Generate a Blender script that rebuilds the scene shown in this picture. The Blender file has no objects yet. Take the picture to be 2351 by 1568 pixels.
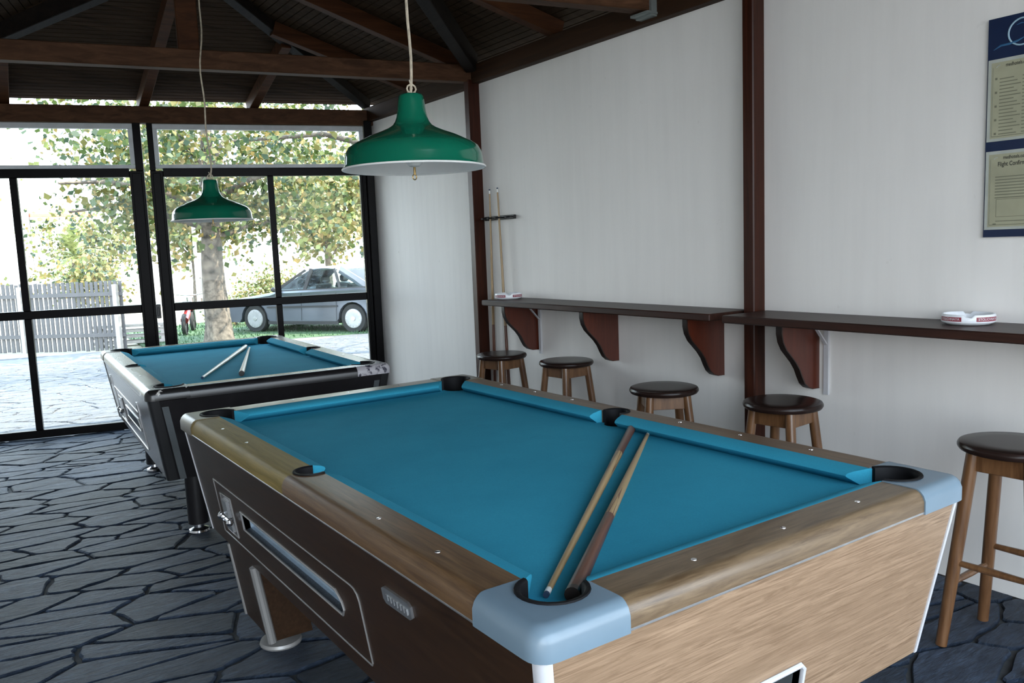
import bpy, bmesh, math, random
import numpy as np
from mathutils import Vector, Matrix

random.seed(7)
rng = np.random.default_rng(7)
SC = bpy.context.scene
COL = SC.collection
PI = math.pi

# ------------------------------------------------------------------ camera, sky, sun, exposure
def make_camera():
    yaw, pitch, roll, f = 0.6015, -0.1171, -0.0391, 1888.8
    fw = Vector((math.sin(yaw)*math.cos(pitch), math.cos(yaw)*math.cos(pitch), math.sin(pitch)))
    r = fw.cross(Vector((0, 0, 1))).normalized()
    u = r.cross(fw)
    c, s = math.cos(roll), math.sin(roll)
    R, U = r*c + u*s, u*c - r*s
    cd = bpy.data.cameras.new('camera')
    cd.sensor_width = 36
    cd.lens = 36*f/2351
    cd.clip_end = 400
    cam = bpy.data.objects.new('camera', cd)
    COL.objects.link(cam)
    m = Matrix((R, U, -fw)).transposed().to_4x4()
    m.translation = Vector((-0.7233, -1.0129, 1.4376))
    cam.matrix_world = m
    SC.camera = cam
make_camera()

SKY_STRENGTH = 3.8
SUN_STRENGTH = 8.0
EXPOSURE = 1.10
w = bpy.data.worlds.new('sky')
SC.world = w
w.use_nodes = True
wn, wl = w.node_tree.nodes, w.node_tree.links
wn.clear()
tc = wn.new('ShaderNodeTexCoord')
sx = wn.new('ShaderNodeSeparateXYZ')
mr = wn.new('ShaderNodeMapRange')
mr.inputs['From Min'].default_value = 0.0
mr.inputs['From Max'].default_value = 1.0
mx = wn.new('ShaderNodeMix')
mx.data_type = 'RGBA'
mx.inputs[6].default_value = (0.87, 0.945, 1.0, 1)
mx.inputs[7].default_value = (0.50, 0.72, 1.0, 1)
bg = wn.new('ShaderNodeBackground')
bg.inputs['Strength'].default_value = SKY_STRENGTH
wo = wn.new('ShaderNodeOutputWorld')
wl.new(tc.outputs['Generated'], sx.inputs[0])
wl.new(sx.outputs['Z'], mr.inputs['Value'])
wl.new(mr.outputs[0], mx.inputs[0])
wl.new(mx.outputs[2], bg.inputs['Color'])
wl.new(bg.outputs[0], wo.inputs[0])

sd = bpy.data.lights.new('sun', 'SUN')
sd.energy = SUN_STRENGTH
sd.angle = math.radians(0.6)
sd.color = (1.0, 0.91, 0.76)
so = bpy.data.objects.new('sun', sd)
COL.objects.link(so)
so.rotation_euler = Vector((-0.85, 0.50, -1.17)).to_track_quat('-Z', 'Y').to_euler()
so.location = (20, 0, 20)

def portal(loc, normal, sx_, sy_):
    l = bpy.data.lights.new('sky_portal', 'AREA')
    l.shape = 'RECTANGLE'
    l.size, l.size_y = sx_, sy_
    l.cycles.is_portal = True
    o = bpy.data.objects.new('sky_portal', l)
    COL.objects.link(o)
    o.location = loc
    o.rotation_euler = Vector(normal).to_track_quat('-Z', 'Y').to_euler()
    return o

SC.view_settings.view_transform = 'Standard'
SC.view_settings.look = 'None'
SC.view_settings.gamma = 1
SC.view_settings.use_curve_mapping = False
SC.view_settings.exposure = EXPOSURE
SC.cycles.max_bounces = 12
SC.cycles.diffuse_bounces = 6
SC.cycles.transparent_max_bounces = 24

# ------------------------------------------------------------------ helpers
def lin(r, g, b):
    f = lambda c: (c/255/12.92) if c/255 <= 0.04045 else ((c/255+0.055)/1.055)**2.4
    return (f(r), f(g), f(b), 1)

def base_mat(name):
    m = bpy.data.materials.new(name)
    m.use_nodes = True
    nt = m.node_tree
    return m, nt, nt.nodes['Principled BSDF']

def obj_coords(nt, scale=(1, 1, 1), rot=(0, 0, 0)):
    t = nt.nodes.new('ShaderNodeTexCoord')
    mp = nt.nodes.new('ShaderNodeMapping')
    mp.inputs['Scale'].default_value = scale
    mp.inputs['Rotation'].default_value = rot
    nt.links.new(t.outputs['Object'], mp.inputs['Vector'])
    return mp.outputs['Vector']

def noise(nt, vec, scale, detail=4, rough=0.6, dist=0.0):
    n = nt.nodes.new('ShaderNodeTexNoise')
    n.inputs['Scale'].default_value = scale
    n.inputs['Detail'].default_value = detail
    n.inputs['Roughness'].default_value = rough
    n.inputs['Distortion'].default_value = dist
    nt.links.new(vec, n.inputs['Vector'])
    return n.outputs['Fac']

def ramp(nt, fac, stops):
    r = nt.nodes.new('ShaderNodeValToRGB')
    cr = r.color_ramp
    while len(cr.elements) < len(stops):
        cr.elements.new(0.5)
    for e, (p, c) in zip(cr.elements, stops):
        e.position = p
        e.color = c
    nt.links.new(fac, r.inputs['Fac'])
    return r.outputs['Color']

def mixc(nt, fac, a, b, mode='MIX'):
    m = nt.nodes.new('ShaderNodeMix')
    m.data_type = 'RGBA'
    m.blend_type = mode
    for sock, v in ((m.inputs[0], fac), (m.inputs[6], a), (m.inputs[7], b)):
        if isinstance(v, (int, float, tuple)):
            sock.default_value = v
        else:
            nt.links.new(v, sock)
    return m.outputs[2]

def bump(nt, bsdf, height, strength, dist=0.01):
    b = nt.nodes.new('ShaderNodeBump')
    b.inputs['Strength'].default_value = strength
    b.inputs['Distance'].default_value = dist
    nt.links.new(height, b.inputs['Height'])
    nt.links.new(b.outputs[0], bsdf.inputs['Normal'])

def plain(name, col, rough=0.5, metal=0.0, var=0.12, vscale=8, bmp=0.0, bscale=60, coat=0.0, spec=0.5):
    m, nt, p = base_mat(name)
    v = obj_coords(nt)
    n = noise(nt, v, vscale)
    d = tuple(c*(1-var) for c in col[:3])+(1,)
    l = tuple(min(1, c*(1+var)) for c in col[:3])+(1,)
    nt.links.new(ramp(nt, n, [(0.3, d), (0.7, l)]), p.inputs['Base Color'])
    p.inputs['Roughness'].default_value = rough
    p.inputs['Metallic'].default_value = metal
    p.inputs['Coat Weight'].default_value = coat
    p.inputs['Coat Roughness'].default_value = 0.1
    p.inputs['Specular IOR Level'].default_value = spec
    if bmp:
        bump(nt, p, noise(nt, v, bscale, 3), bmp, 0.004)
    return m

def wood(name, dark, light, axis='x', fine=90, along=5, rough=0.4, coat=0.0, contrast=(0.35, 0.68), bmp=0.08, streak=0.6, rot=(0, 0, 0), spec=0.5, wob=0.6):
    m, nt, p = base_mat(name)
    sc = {'x': (along, fine, fine), 'y': (fine, along, fine), 'z': (fine, fine, along)}[axis]
    v = obj_coords(nt, sc, rot)
    n1 = noise(nt, v, 1.0, 5, 0.65, wob)
    v2 = obj_coords(nt, tuple(s*0.22 for s in sc), rot)
    n2 = noise(nt, v2, 1.0, 3, 0.5, 1.5)
    c1 = ramp(nt, n1, [(contrast[0], dark), (contrast[1], light)])
    mid = tuple((a*0.55+b*0.45) for a, b in zip(dark[:3], light[:3]))+(1,)
    f = nt.nodes.new('ShaderNodeMapRange')
    f.inputs['From Min'].default_value = 0.35
    f.inputs['From Max'].default_value = 0.65
    f.inputs['To Max'].default_value = streak
    nt.links.new(n2, f.inputs['Value'])
    c = mixc(nt, f.outputs[0], c1, mid)
    nt.links.new(c, p.inputs['Base Color'])
    p.inputs['Roughness'].default_value = rough
    p.inputs['Coat Weight'].default_value = coat
    p.inputs['Coat Roughness'].default_value = 0.15
    p.inputs['Specular IOR Level'].default_value = spec
    if bmp:
        bump(nt, p, n1, bmp, 0.002)
    return m

class B:
    """collects shapes in one bmesh and links them as one mesh object"""
    def __init__(self):
        self.bm = bmesh.new()

    def poly(self, pts, mi=0):
        vs = [self.bm.verts.new(p) for p in pts]
        f = self.bm.faces.new(vs)
        f.material_index = mi
        return f

    def loops(self, rings, closed=True, cap0=True, cap1=True, mi=0):
        vr = [[self.bm.verts.new(p) for p in r] for r in rings]
        n = len(vr[0])
        for a, b in zip(vr, vr[1:]):
            for i in range(n if closed else n-1):
                j = (i+1) % n
                try:
                    f = self.bm.faces.new((a[i], a[j], b[j], b[i]))
                    f.material_index = mi
                except ValueError:
                    pass
        if cap0:
            self.bm.faces.new(list(reversed(vr[0]))).material_index = mi
        if cap1:
            self.bm.faces.new(vr[-1]).material_index = mi
        return self

    def box(self, c, s, rz=0.0, mi=0, bevel=0.0):
        cx, cy, cz = c
        hx, hy, hz = s[0]/2, s[1]/2, s[2]/2
        co, si = math.cos(rz), math.sin(rz)
        P = lambda x, y, z: (cx+x*co-y*si, cy+x*si+y*co, cz+z)
        if bevel:
            b = min(bevel, hx*.9, hy*.9, hz*.9)
            rect = lambda dx, dy, z: [P(-dx, -dy, z), P(dx, -dy, z), P(dx, dy, z), P(-dx, dy, z)]
            def oct_(i, z):
                x, y = hx-i, hy-i
                k = b*.9
                return [P(-x+k, -y, z), P(x-k, -y, z), P(x, -y+k, z), P(x, y-k, z), P(x-k, y, z), P(-x+k, y, z), P(-x, y-k, z), P(-x, -y+k, z)]
            self.loops([oct_(b*.8, -hz), oct_(0, -hz+b), oct_(0, hz-b), oct_(b*.8, hz)], mi=mi)
        else:
            self.loops([[P(-hx, -hy, z), P(hx, -hy, z), P(hx, hy, z), P(-hx, hy, z)] for z in (-hz, hz)], mi=mi)
        return self

    def bar(self, a, b, w, h, up=(0, 0, 1), mi=0, bevel=0.0):
        a, b = Vector(a), Vector(b)
        d = (b-a).normalized()
        u = Vector(up)
        s = d.cross(u).normalized()
        u = s.cross(d).normalized()
        if bevel:
            k = bevel
            pr = [(-w/2+k, -h/2), (w/2-k, -h/2), (w/2, -h/2+k), (w/2, h/2-k), (w/2-k, h/2), (-w/2+k, h/2), (-w/2, h/2-k), (-w/2, -h/2+k)]
        else:
            pr = [(-w/2, -h/2), (w/2, -h/2), (w/2, h/2), (-w/2, h/2)]
        self.loops([[q+s*x+u*y for x, y in pr] for q in (a, b)], mi=mi)
        return self

    def tube(self, path, r, n=8, closed=False, mi=0, caps=True):
        path = [Vector(p) for p in path]
        m = len(path)
        rr = r if isinstance(r, (list, tuple)) else [r]*m
        rings = []
        ref = None
        for i, p in enumerate(path):
            if closed:
                d = path[(i+1) % m]-path[i-1]
            else:
                d = path[min(i+1, m-1)]-path[max(i-1, 0)]
            d.normalize()
            if ref is None:
                ref = Vector((0, 0, 1)) if abs(d.z) < 0.9 else Vector((1, 0, 0))
            s = d.cross(ref).normalized()
            u = s.cross(d).normalized()
            ref = u
            rings.append([p+(s*math.cos(2*PI*k/n)+u*math.sin(2*PI*k/n))*rr[i] for k in range(n)])
        if closed:
            rings.append(rings[0])
            self.loops(rings, cap0=False, cap1=False, mi=mi)
        else:
            self.loops(rings, cap0=caps, cap1=caps, mi=mi)
        return self

    def lathe(self, prof, c=(0, 0, 0), n=32, cap0=False, cap1=False, mi=0, axis='z'):
        rings = []
        for r, z in prof:
            ring = []
            for k in range(n):
                a = 2*PI*k/n
                x, y = r*math.cos(a), r*math.sin(a)
                p = {'z': (x, y, z), 'x': (z, x, y), 'y': (y, z, x)}[axis]
                ring.append((c[0]+p[0], c[1]+p[1], c[2]+p[2]))
            rings.append(ring)
        return self.loops(rings, cap0=cap0, cap1=cap1, mi=mi)

    def prism(self, pts, o0, o1, fn, mi=0):
        """2D outline pushed from o0 to o1; fn(a, b, o) gives the 3D point"""
        return self.loops([[fn(a, b, o) for a, b in pts] for o in (o0, o1)], mi=mi)

    def holed(self, outer, holes, o0, o1, fn, mi=0):
        """a plate with holes; o0 back, o1 front"""
        for o in (o0, o1):
            edges = []
            for lp in [outer]+holes:
                vs = [self.bm.verts.new(fn(a, b, o)) for a, b in lp]
                edges += [self.bm.edges.new((vs[i], vs[(i+1) % len(vs)])) for i in range(len(vs))]
            r = bmesh.ops.triangle_fill(self.bm, edges=edges, use_beauty=True)
            for g in r['geom']:
                if isinstance(g, bmesh.types.BMFace):
                    g.material_index = mi
        for lp in [outer]+holes:
            self.loops([[fn(a, b, o) for a, b in lp] for o in (o0, o1)], cap0=False, cap1=False, mi=mi)
        return self

    def build(self, name, mats, parent=None, angle=35, smooth=True, weld=True):
        bm = self.bm
        if weld:
            bmesh.ops.remove_doubles(bm, verts=bm.verts, dist=1e-5)
        bmesh.ops.recalc_face_normals(bm, faces=bm.faces)
        if smooth:
            for f in bm.faces:
                f.smooth = True
            th = math.radians(angle)
            for e in bm.edges:
                e.smooth = len(e.link_faces) == 2 and e.calc_face_angle(0) < th
        me = bpy.data.meshes.new(name)
        bm.to_mesh(me)
        bm.free()
        for m in (mats if isinstance(mats, (list, tuple)) else [mats]):
            me.materials.append(m)
        return link(name, me, parent)

def link(name, me, parent=None):
    o = bpy.data.objects.new(name, me)
    COL.objects.link(o)
    if parent is not None:
        o.parent = parent
    return o

def tag(o, label=None, cat=None, group=None, kind=None):
    for k, v in (('label', label), ('category', cat), ('group', group), ('kind', kind)):
        if v:
            o[k] = v
    return o

def thing(name, label, cat, loc=(0, 0, 0), rz=0.0, group=None, kind=None):
    o = bpy.data.objects.new(name, None)
    COL.objects.link(o)
    o.location = loc
    o.rotation_euler = (0, 0, rz)
    o.empty_display_size = 0.1
    return tag(o, label, cat, group, kind)

def setting(name, label=None, loc=(0, 0, 0)):
    o = bpy.data.objects.new(name, None)
    COL.objects.link(o)
    o.location = loc
    return tag(o, label, None, None, 'structure')

def copy_tree(root, loc, rz, label, group=None):
    r = root.copy()
    COL.objects.link(r)
    r.location = loc
    r.rotation_euler = (0, 0, rz)
    r['label'] = label
    if group:
        r['group'] = group
    def kids(src, dst):
        for ch in list(src.children):
            c = ch.copy()
            COL.objects.link(c)
            c.parent = dst
            kids(ch, c)
    kids(root, r)
    return r

def text_mesh(s, size, fn, spacing=1.0, bold=0.0):
    cu = bpy.data.curves.new('lettering', 'FONT')
    cu.body = s
    cu.size = size
    cu.offset = bold
    cu.space_character = spacing
    cu.align_x = 'CENTER'
    cu.align_y = 'CENTER'
    o = bpy.data.objects.new('lettering', cu)
    COL.objects.link(o)
    dg = bpy.context.evaluated_depsgraph_get()
    me = bpy.data.meshes.new_from_object(o.evaluated_get(dg))
    bpy.data.objects.remove(o)
    bpy.data.curves.remove(cu)
    for v in me.vertices:
        v.co = fn(v.co.x, v.co.y)
    me.materials.clear()
    return me

# ------------------------------------------------------------------ materials
def wall_mat():
    m, nt, p = base_mat('white_plaster')
    v = obj_coords(nt)
    big = noise(nt, v, 0.9, 3, 0.5)
    c = ramp(nt, big, [(0.3, (0.78, 0.75, 0.715, 1)), (0.7, (0.85, 0.82, 0.785, 1))])
    vs = obj_coords(nt, (3, 9, 0.7))
    st = ramp(nt, noise(nt, vs, 1.5, 5, 0.6), [(0.35, (0.965, 0.965, 0.965, 1)), (0.6, (1, 1, 1, 1))])
    c = mixc(nt, 1.0, c, st, 'MULTIPLY')
    sp = ramp(nt, noise(nt, v, 14, 2), [(0.2, (0.8, 0.79, 0.77, 1)), (0.27, (1, 1, 1, 1))])
    c = mixc(nt, 0.5, c, sp, 'MULTIPLY')
    nt.links.new(c, p.inputs['Base Color'])
    p.inputs['Roughness'].default_value = 0.6
    bump(nt, p, noise(nt, obj_coords(nt, (1, 1, 0.6)), 14, 5, 0.6), 0.14, 0.012)
    return m

def stone_mat(name, a, b, rough=0.42, spec=0.5):
    m, nt, p = base_mat(name)
    g = nt.nodes.new('ShaderNodeNewGeometry')
    oi = nt.nodes.new('ShaderNodeObjectInfo')
    mp = nt.nodes.new('ShaderNodeMapping')
    mp.inputs['Rotation'].default_value = (0, 0, 0.16)
    mp.inputs['Scale'].default_value = (0.45, 1.9, 1)
    nt.links.new(g.outputs['Position'], mp.inputs['Vector'])
    n1 = noise(nt, mp.outputs[0], 9, 8, 0.7, 0.5)
    n2 = noise(nt, mp.outputs[0], 60, 6, 0.75)
    c = ramp(nt, n1, [(0.3, a), (0.7, b)])
    f = ramp(nt, oi.outputs['Random'], [(0.0, (0.5, 0.52, 0.53, 1)), (0.5, (0.9, 0.9, 0.92, 1)), (1.0, (1.3, 1.3, 1.35, 1))])
    c = mixc(nt, 1.0, c, f, 'MULTIPLY')
    n3 = noise(nt, mp.outputs[0], 27, 7, 0.75, 0.8)
    c = mixc(nt, 0.8, c, ramp(nt, n2, [(0.3, (0.45, 0.45, 0.47, 1)), (0.62, (1.1, 1.1, 1.1, 1))]), 'MULTIPLY')
    c = mixc(nt, 0.85, c, ramp(nt, n3, [(0.36, (0.45, 0.46, 0.48, 1)), (0.62, (1.3, 1.3, 1.3, 1))]), 'MULTIPLY')
    nt.links.new(c, p.inputs['Base Color'])
    r = nt.nodes.new('ShaderNodeMapRange')
    r.inputs['To Min'].default_value = rough-0.08
    r.inputs['To Max'].default_value = rough+0.2
    nt.links.new(n2, r.inputs['Value'])
    nt.links.new(r.outputs[0], p.inputs['Roughness'])
    p.inputs['Specular IOR Level'].default_value = spec
    add = nt.nodes.new('ShaderNodeMath')
    add.inputs[1].default_value = 1.6
    add.operation = 'MULTIPLY_ADD'
    nt.links.new(n1, add.inputs[0])
    nt.links.new(n3, add.inputs[2])
    bump(nt, p, add.outputs[0], 1.0, 0.045)
    return m

def cloth_mat():
    m, nt, p = base_mat('blue_baize')
    v = obj_coords(nt)
    n1 = noise(nt, v, 3.2, 5, 0.6)
    n2 = noise(nt, v, 260, 2)
    c = ramp(nt, n1, [(0.3, (0.030, 0.255, 0.375, 1)), (0.7, (0.038, 0.300, 0.430, 1))])
    c = mixc(nt, 0.35, c, ramp(nt, n2, [(0.3, (0.8, 0.8, 0.8, 1)), (0.7, (1.1, 1.1, 1.1, 1))]), 'MULTIPLY')
    sm = ramp(nt, noise(nt, obj_coords(nt, (1, 2.2, 1)), 8, 6, 0.7), [(0.24, (0.72, 0.72, 0.72, 1)), (0.36, (1, 1, 1, 1))])
    c = mixc(nt, 0.7, c, sm, 'MULTIPLY')
    nt.links.new(c, p.inputs['Base Color'])
    p.inputs['Roughness'].default_value = 0.85
    p.inputs['Sheen Weight'].default_value = 0.0
    p.inputs['Sheen Roughness'].default_value = 0.5
    p.inputs['Sheen Tint'].default_value = (0.6, 0.85, 1, 1)
    p.inputs['Specular IOR Level'].default_value = 0.06
    bump(nt, p, n2, 0.1, 0.001)
    return m

def glass_mat(name, tint=(0.97, 0.99, 0.98, 1), f=1.45):
    m = bpy.data.materials.new(name)
    m.use_nodes = True
    nt = m.node_tree
    nt.nodes.clear()
    out = nt.nodes.new('ShaderNodeOutputMaterial')
    tr = nt.nodes.new('ShaderNodeBsdfTransparent')
    tr.inputs[0].default_value = tint
    gl = nt.nodes.new('ShaderNodeBsdfGlossy')
    gl.inputs['Roughness'].default_value = 0.02
    fr = nt.nodes.new('ShaderNodeFresnel')
    fr.inputs['IOR'].default_value = f
    mxs = nt.nodes.new('ShaderNodeMixShader')
    nt.links.new(fr.outputs[0], mxs.inputs[0])
    nt.links.new(tr.outputs[0], mxs.inputs[1])
    nt.links.new(gl.outputs[0], mxs.inputs[2])
    nt.links.new(mxs.outputs[0], out.inputs[0])
    return m

def leaf_mat(name, col):
    m, nt, p = base_mat(name)
    v = obj_coords(nt)
    n = noise(nt, v, 5, 3)
    d = tuple(c*0.65 for c in col[:3])+(1,)
    c = ramp(nt, n, [(0.3, d), (0.7, col)])
    nt.links.new(c, p.inputs['Base Color'])
    p.inputs['Roughness'].default_value = 0.5
    t = nt.nodes.new('ShaderNodeBsdfTranslucent')
    nt.links.new(c, t.inputs[0])
    ms = nt.nodes.new('ShaderNodeMixShader')
    ms.inputs[0].default_value = 0.35
    out = nt.nodes['Material Output']
    nt.links.new(p.outputs[0], ms.inputs[1])
    nt.links.new(t.outputs[0], ms.inputs[2])
    nt.links.new(ms.outputs[0], out.inputs[0])
    return m

def worn(name, base, chip, lo, hi, rough=0.25, scale=26):
    m, nt, p = base_mat(name)
    n = noise(nt, obj_coords(nt), scale, 5, 0.6)
    nt.links.new(ramp(nt, n, [(lo, base), (hi, chip)]), p.inputs['Base Color'])
    p.inputs['Roughness'].default_value = rough
    return m

M = {}
M['plaster'] = wall_mat()
M['stone'] = stone_mat('slate_paving', (0.038, 0.060, 0.100, 1), (0.105, 0.150, 0.225, 1), 0.46, 0.28)
M['stone_out'] = stone_mat('pale_paving', (0.24, 0.245, 0.255, 1), (0.37, 0.375, 0.38, 1), 0.6, 0.25)
M['grout'] = plain('dark_grout', (0.060, 0.064, 0.068, 1), 0.9, var=0.3, vscale=20, bmp=0.3)
M['ground'] = plain('trodden_earth', (0.13, 0.115, 0.10, 1), 0.95, var=0.25, vscale=2)
M['grout_out'] = plain('pale_grout', (0.15, 0.15, 0.155, 1), 0.9, var=0.2)
M['beam'] = wood('brown_stained_timber', (0.040, 0.018, 0.009, 1), (0.115, 0.054, 0.027, 1), 'x', 26, 2, 0.6, spec=0.12)
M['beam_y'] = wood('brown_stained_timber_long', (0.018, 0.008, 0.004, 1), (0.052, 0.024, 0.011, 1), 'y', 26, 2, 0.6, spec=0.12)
M['rafter'] = wood('reddish_rafter_timber', (0.030, 0.011, 0.0045, 1), (0.085, 0.032, 0.012, 1), 'x', 26, 2, 0.6, spec=0.12)
M['dark_beam'] = wood('nearly_black_timber', (0.006, 0.0045, 0.004, 1), (0.018, 0.013, 0.010, 1), 'y', 26, 3, 0.6, spec=0.15)
M['lath'] = wood('dark_roof_laths', (0.020, 0.012, 0.007, 1), (0.055, 0.034, 0.020, 1), 'x', 18, 1.5, 0.75, spec=0.06)
M['roof'] = plain('roof_sheet', (0.10, 0.05, 0.035, 1), 0.8)
M['post'] = wood('glossy_dark_red_post', (0.018, 0.0055, 0.003, 1), (0.060, 0.016, 0.008, 1), 'z', 45, 2, 0.3, coat=0.0, spec=0.2)
M['shelf'] = wood('dark_walnut_shelf', (0.018, 0.008, 0.006, 1), (0.050, 0.020, 0.013, 1), 'y', 45, 2, 0.4, coat=0.0, spec=0.2)
M['bracket'] = wood('red_mahogany', (0.055, 0.010, 0.004, 1), (0.115, 0.023, 0.009, 1), 'z', 34, 3, 0.35, coat=0.3)
M['bracket_edge'] = plain('dark_bracket_edge', (0.014, 0.008, 0.006, 1), 0.4)
M['frame'] = plain('black_brown_window_frame', (0.004, 0.0035, 0.004, 1), 0.35, var=0.25, vscale=12, spec=0.07)
M['grey_frame'] = plain('grey_window_bead', (0.55, 0.57, 0.58, 1), 0.5)
M['glass'] = glass_mat('clear_window_glass', f=1.16)
M['cloth'] = cloth_mat()
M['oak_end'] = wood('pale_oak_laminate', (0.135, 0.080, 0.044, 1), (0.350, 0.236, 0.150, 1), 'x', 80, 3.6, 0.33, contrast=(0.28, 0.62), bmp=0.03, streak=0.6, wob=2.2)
M['oak_side_shaded'] = wood('shade_darkened_oak_laminate', (0.015, 0.007, 0.003, 1), (0.046, 0.022, 0.010, 1), 'y', 75, 6, 0.33, contrast=(0.30, 0.66), bmp=0.03, spec=0.25)  # same oak as the end panels, shade on the sides put into the colour
M['oak_rail_x'] = wood('oak_rail_cross', (0.075, 0.045, 0.023, 1), (0.205, 0.140, 0.080, 1), 'x', 85, 7, 0.30, bmp=0.03)
M['oak_rail_y'] = wood('oak_rail_long', (0.060, 0.029, 0.012, 1), (0.185, 0.105, 0.048, 1), 'y', 85, 5, 0.34, bmp=0.03, spec=0.35)
M['olive_rail'] = wood('yellowed_oak_rail', (0.150, 0.105, 0.022, 1), (0.270, 0.195, 0.055, 1), 'y', 60, 4, 0.5, bmp=0.03, spec=0.2)
M['olive_rail_x'] = wood('yellowed_oak_rail_cross', (0.110, 0.085, 0.038, 1), (0.215, 0.170, 0.085, 1), 'x', 60, 5, 0.28, bmp=0.005)
M['cap_blue'] = plain('pale_blue_grey_plastic', (0.15, 0.213, 0.265, 1), 0.26, var=0.05, vscale=5)
M['cap_brown'] = plain('brown_plastic_cap', (0.10, 0.075, 0.04, 1), 0.3)
M['black_plastic'] = plain('black_plastic', (0.012, 0.012, 0.013, 1), 0.4)
M['pocket'] = plain('black_pocket_rubber', (0.006, 0.006, 0.007, 1), 0.6, spec=0.12)
M['alu'] = plain('aluminium_trim', (0.72, 0.72, 0.73, 1), 0.32, 0.55, var=0.05)
M['white_trim'] = plain('white_plastic_trim', (0.55, 0.55, 0.57, 1), 0.35, var=0.04)
M['dull_alu'] = plain('dull_aluminium', (0.30, 0.29, 0.28, 1), 0.4, 0.4, var=0.05)
M['chrome'] = plain('chrome', (0.68, 0.68, 0.70, 1), 0.15, 1.0, var=0.05)
M['steel'] = plain('brushed_steel', (0.55, 0.56, 0.57, 1), 0.35, 0.9, var=0.12, vscale=30)
M['tray'] = plain('blue_grey_tray', (0.34, 0.42, 0.50, 1), 0.3, 0.2, var=0.1, vscale=30)
M['black_lam'] = plain('black_laminate', (0.010, 0.009, 0.010, 1), 0.28, var=0.3, vscale=14)
M['dark_lam'] = wood('grey_brown_laminate', (0.11, 0.095, 0.095, 1), (0.20, 0.18, 0.18, 1), 'y', 60, 5, 0.22, bmp=0.01)
M['dark_rail'] = wood('brown_rail', (0.075, 0.055, 0.042, 1), (0.15, 0.12, 0.095, 1), 'y', 60, 6, 0.26, bmp=0.005)
M['tan_rail_x'] = wood('tan_rail_cross', (0.16, 0.13, 0.07, 1), (0.28, 0.23, 0.14, 1), 'x', 60, 6, 0.26, bmp=0.005)
M['worn_black'] = worn('worn_black_cap', (0.012, 0.012, 0.012, 1), (0.55, 0.53, 0.50, 1), 0.60, 0.64)
M['worn_chrome'] = worn('worn_chrome_cap', (0.40, 0.38, 0.40, 1), (0.04, 0.038, 0.055, 1), 0.52, 0.58, 0.25, 22)
M['grey_strip'] = plain('grey_edge_strip', (0.09, 0.10, 0.105, 1), 0.3)
M['green'] = plain('green_enamel', (0.004, 0.105, 0.060, 1), 0.13, var=0.08, vscale=4, coat=0.6)
M['enamel_white'] = plain('white_enamel', (0.72, 0.71, 0.68, 1), 0.35, var=0.06)
M['cord'] = plain('beige_twisted_cord', (0.42, 0.36, 0.27, 1), 0.6, var=0.3, vscale=40)
M['bulb'] = plain('frosted_bulb', (0.8, 0.79, 0.75, 1), 0.2)
M['brass'] = plain('brass', (0.45, 0.30, 0.12, 1), 0.3, 0.9)
M['seat'] = plain('dark_lacquered_seat', (0.018, 0.010, 0.008, 1), 0.25, var=0.3, vscale=6, coat=0.0, spec=0.2)
M['leg_wood'] = wood('varnished_stool_wood', (0.085, 0.036, 0.014, 1), (0.215, 0.105, 0.045, 1), 'z', 40, 4, 0.32, coat=0.2)
M['cue_light'] = wood('pale_ash_shaft', (0.26, 0.165, 0.070, 1), (0.40, 0.27, 0.13, 1), 'x', 80, 3, 0.3)
M['cue_red'] = wood('red_brown_cue_butt', (0.050, 0.016, 0.008, 1), (0.145, 0.048, 0.022, 1), 'x', 80, 3, 0.28)
M['cue_pale'] = plain('pale_worn_cue', (0.55, 0.50, 0.40, 1), 0.3)
M['cue_dark'] = plain('dark_cue_butt', (0.02, 0.016, 0.014, 1), 0.35)
M['ivory'] = plain('white_ferrule', (0.75, 0.74, 0.70, 1), 0.35)
M['chalk'] = plain('blue_chalked_tip', (0.02, 0.045, 0.09, 1), 0.9)
M['ceramic'] = plain('white_ceramic', (0.78, 0.80, 0.83, 1), 0.2, var=0.04)
M['red_label'] = plain('dark_red_print', (0.26, 0.035, 0.055, 1), 0.35)
M['navy'] = plain('navy_card', (0.006, 0.016, 0.055, 1), 0.35, var=0.1)
M['paper'] = plain('yellowed_paper', (0.36, 0.35, 0.24, 1), 0.45, var=0.12, vscale=6)
M['paper_edge'] = plain('plastic_sleeve', (0.42, 0.44, 0.40, 1), 0.25)
M['ink'] = plain('grey_ink', (0.16, 0.16, 0.11, 1), 0.6)
M['ink_black'] = plain('black_ink', (0.02, 0.022, 0.018, 1), 0.6)
M['ink_pale'] = plain('pale_blue_ink', (0.30, 0.45, 0.55, 1), 0.5)
M['ink_blue'] = plain('blue_ink', (0.035, 0.12, 0.24, 1), 0.5)
M['galv'] = plain('galvanised_steel', (0.26, 0.29, 0.28, 1), 0.4, 0.5)
M['car'] = plain('dark_silver_car_paint', (0.13, 0.145, 0.175, 1), 0.25, 0.5, var=0.03, coat=0.6)
M['car_roof_sunlit'] = plain('sun_lightened_car_paint', (0.24, 0.27, 0.33, 1), 0.2, 0.5, var=0.03, coat=0.6)  # body paint made lighter, the sun on the roof is in the colour
M['car_glass'] = glass_mat('car_glass', (0.88, 0.93, 0.93, 1), 1.2)
M['tyre'] = plain('tyre_rubber', (0.018, 0.018, 0.018, 1), 0.8)
M['hub'] = plain('silver_hubcap', (0.36, 0.36, 0.37, 1), 0.35, 0.3)
M['dark_trim'] = plain('dark_car_trim', (0.02, 0.021, 0.024, 1), 0.5)
M['bark'] = plain('tree_bark', (0.105, 0.085, 0.066, 1), 0.9, var=0.75, vscale=9, bmp=0.9, bscale=14)
M['leaf_green'] = leaf_mat('green_leaf', (0.065, 0.100, 0.022, 1))
M['leaf_olive'] = leaf_mat('olive_leaf', (0.150, 0.140, 0.035, 1))
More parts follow.
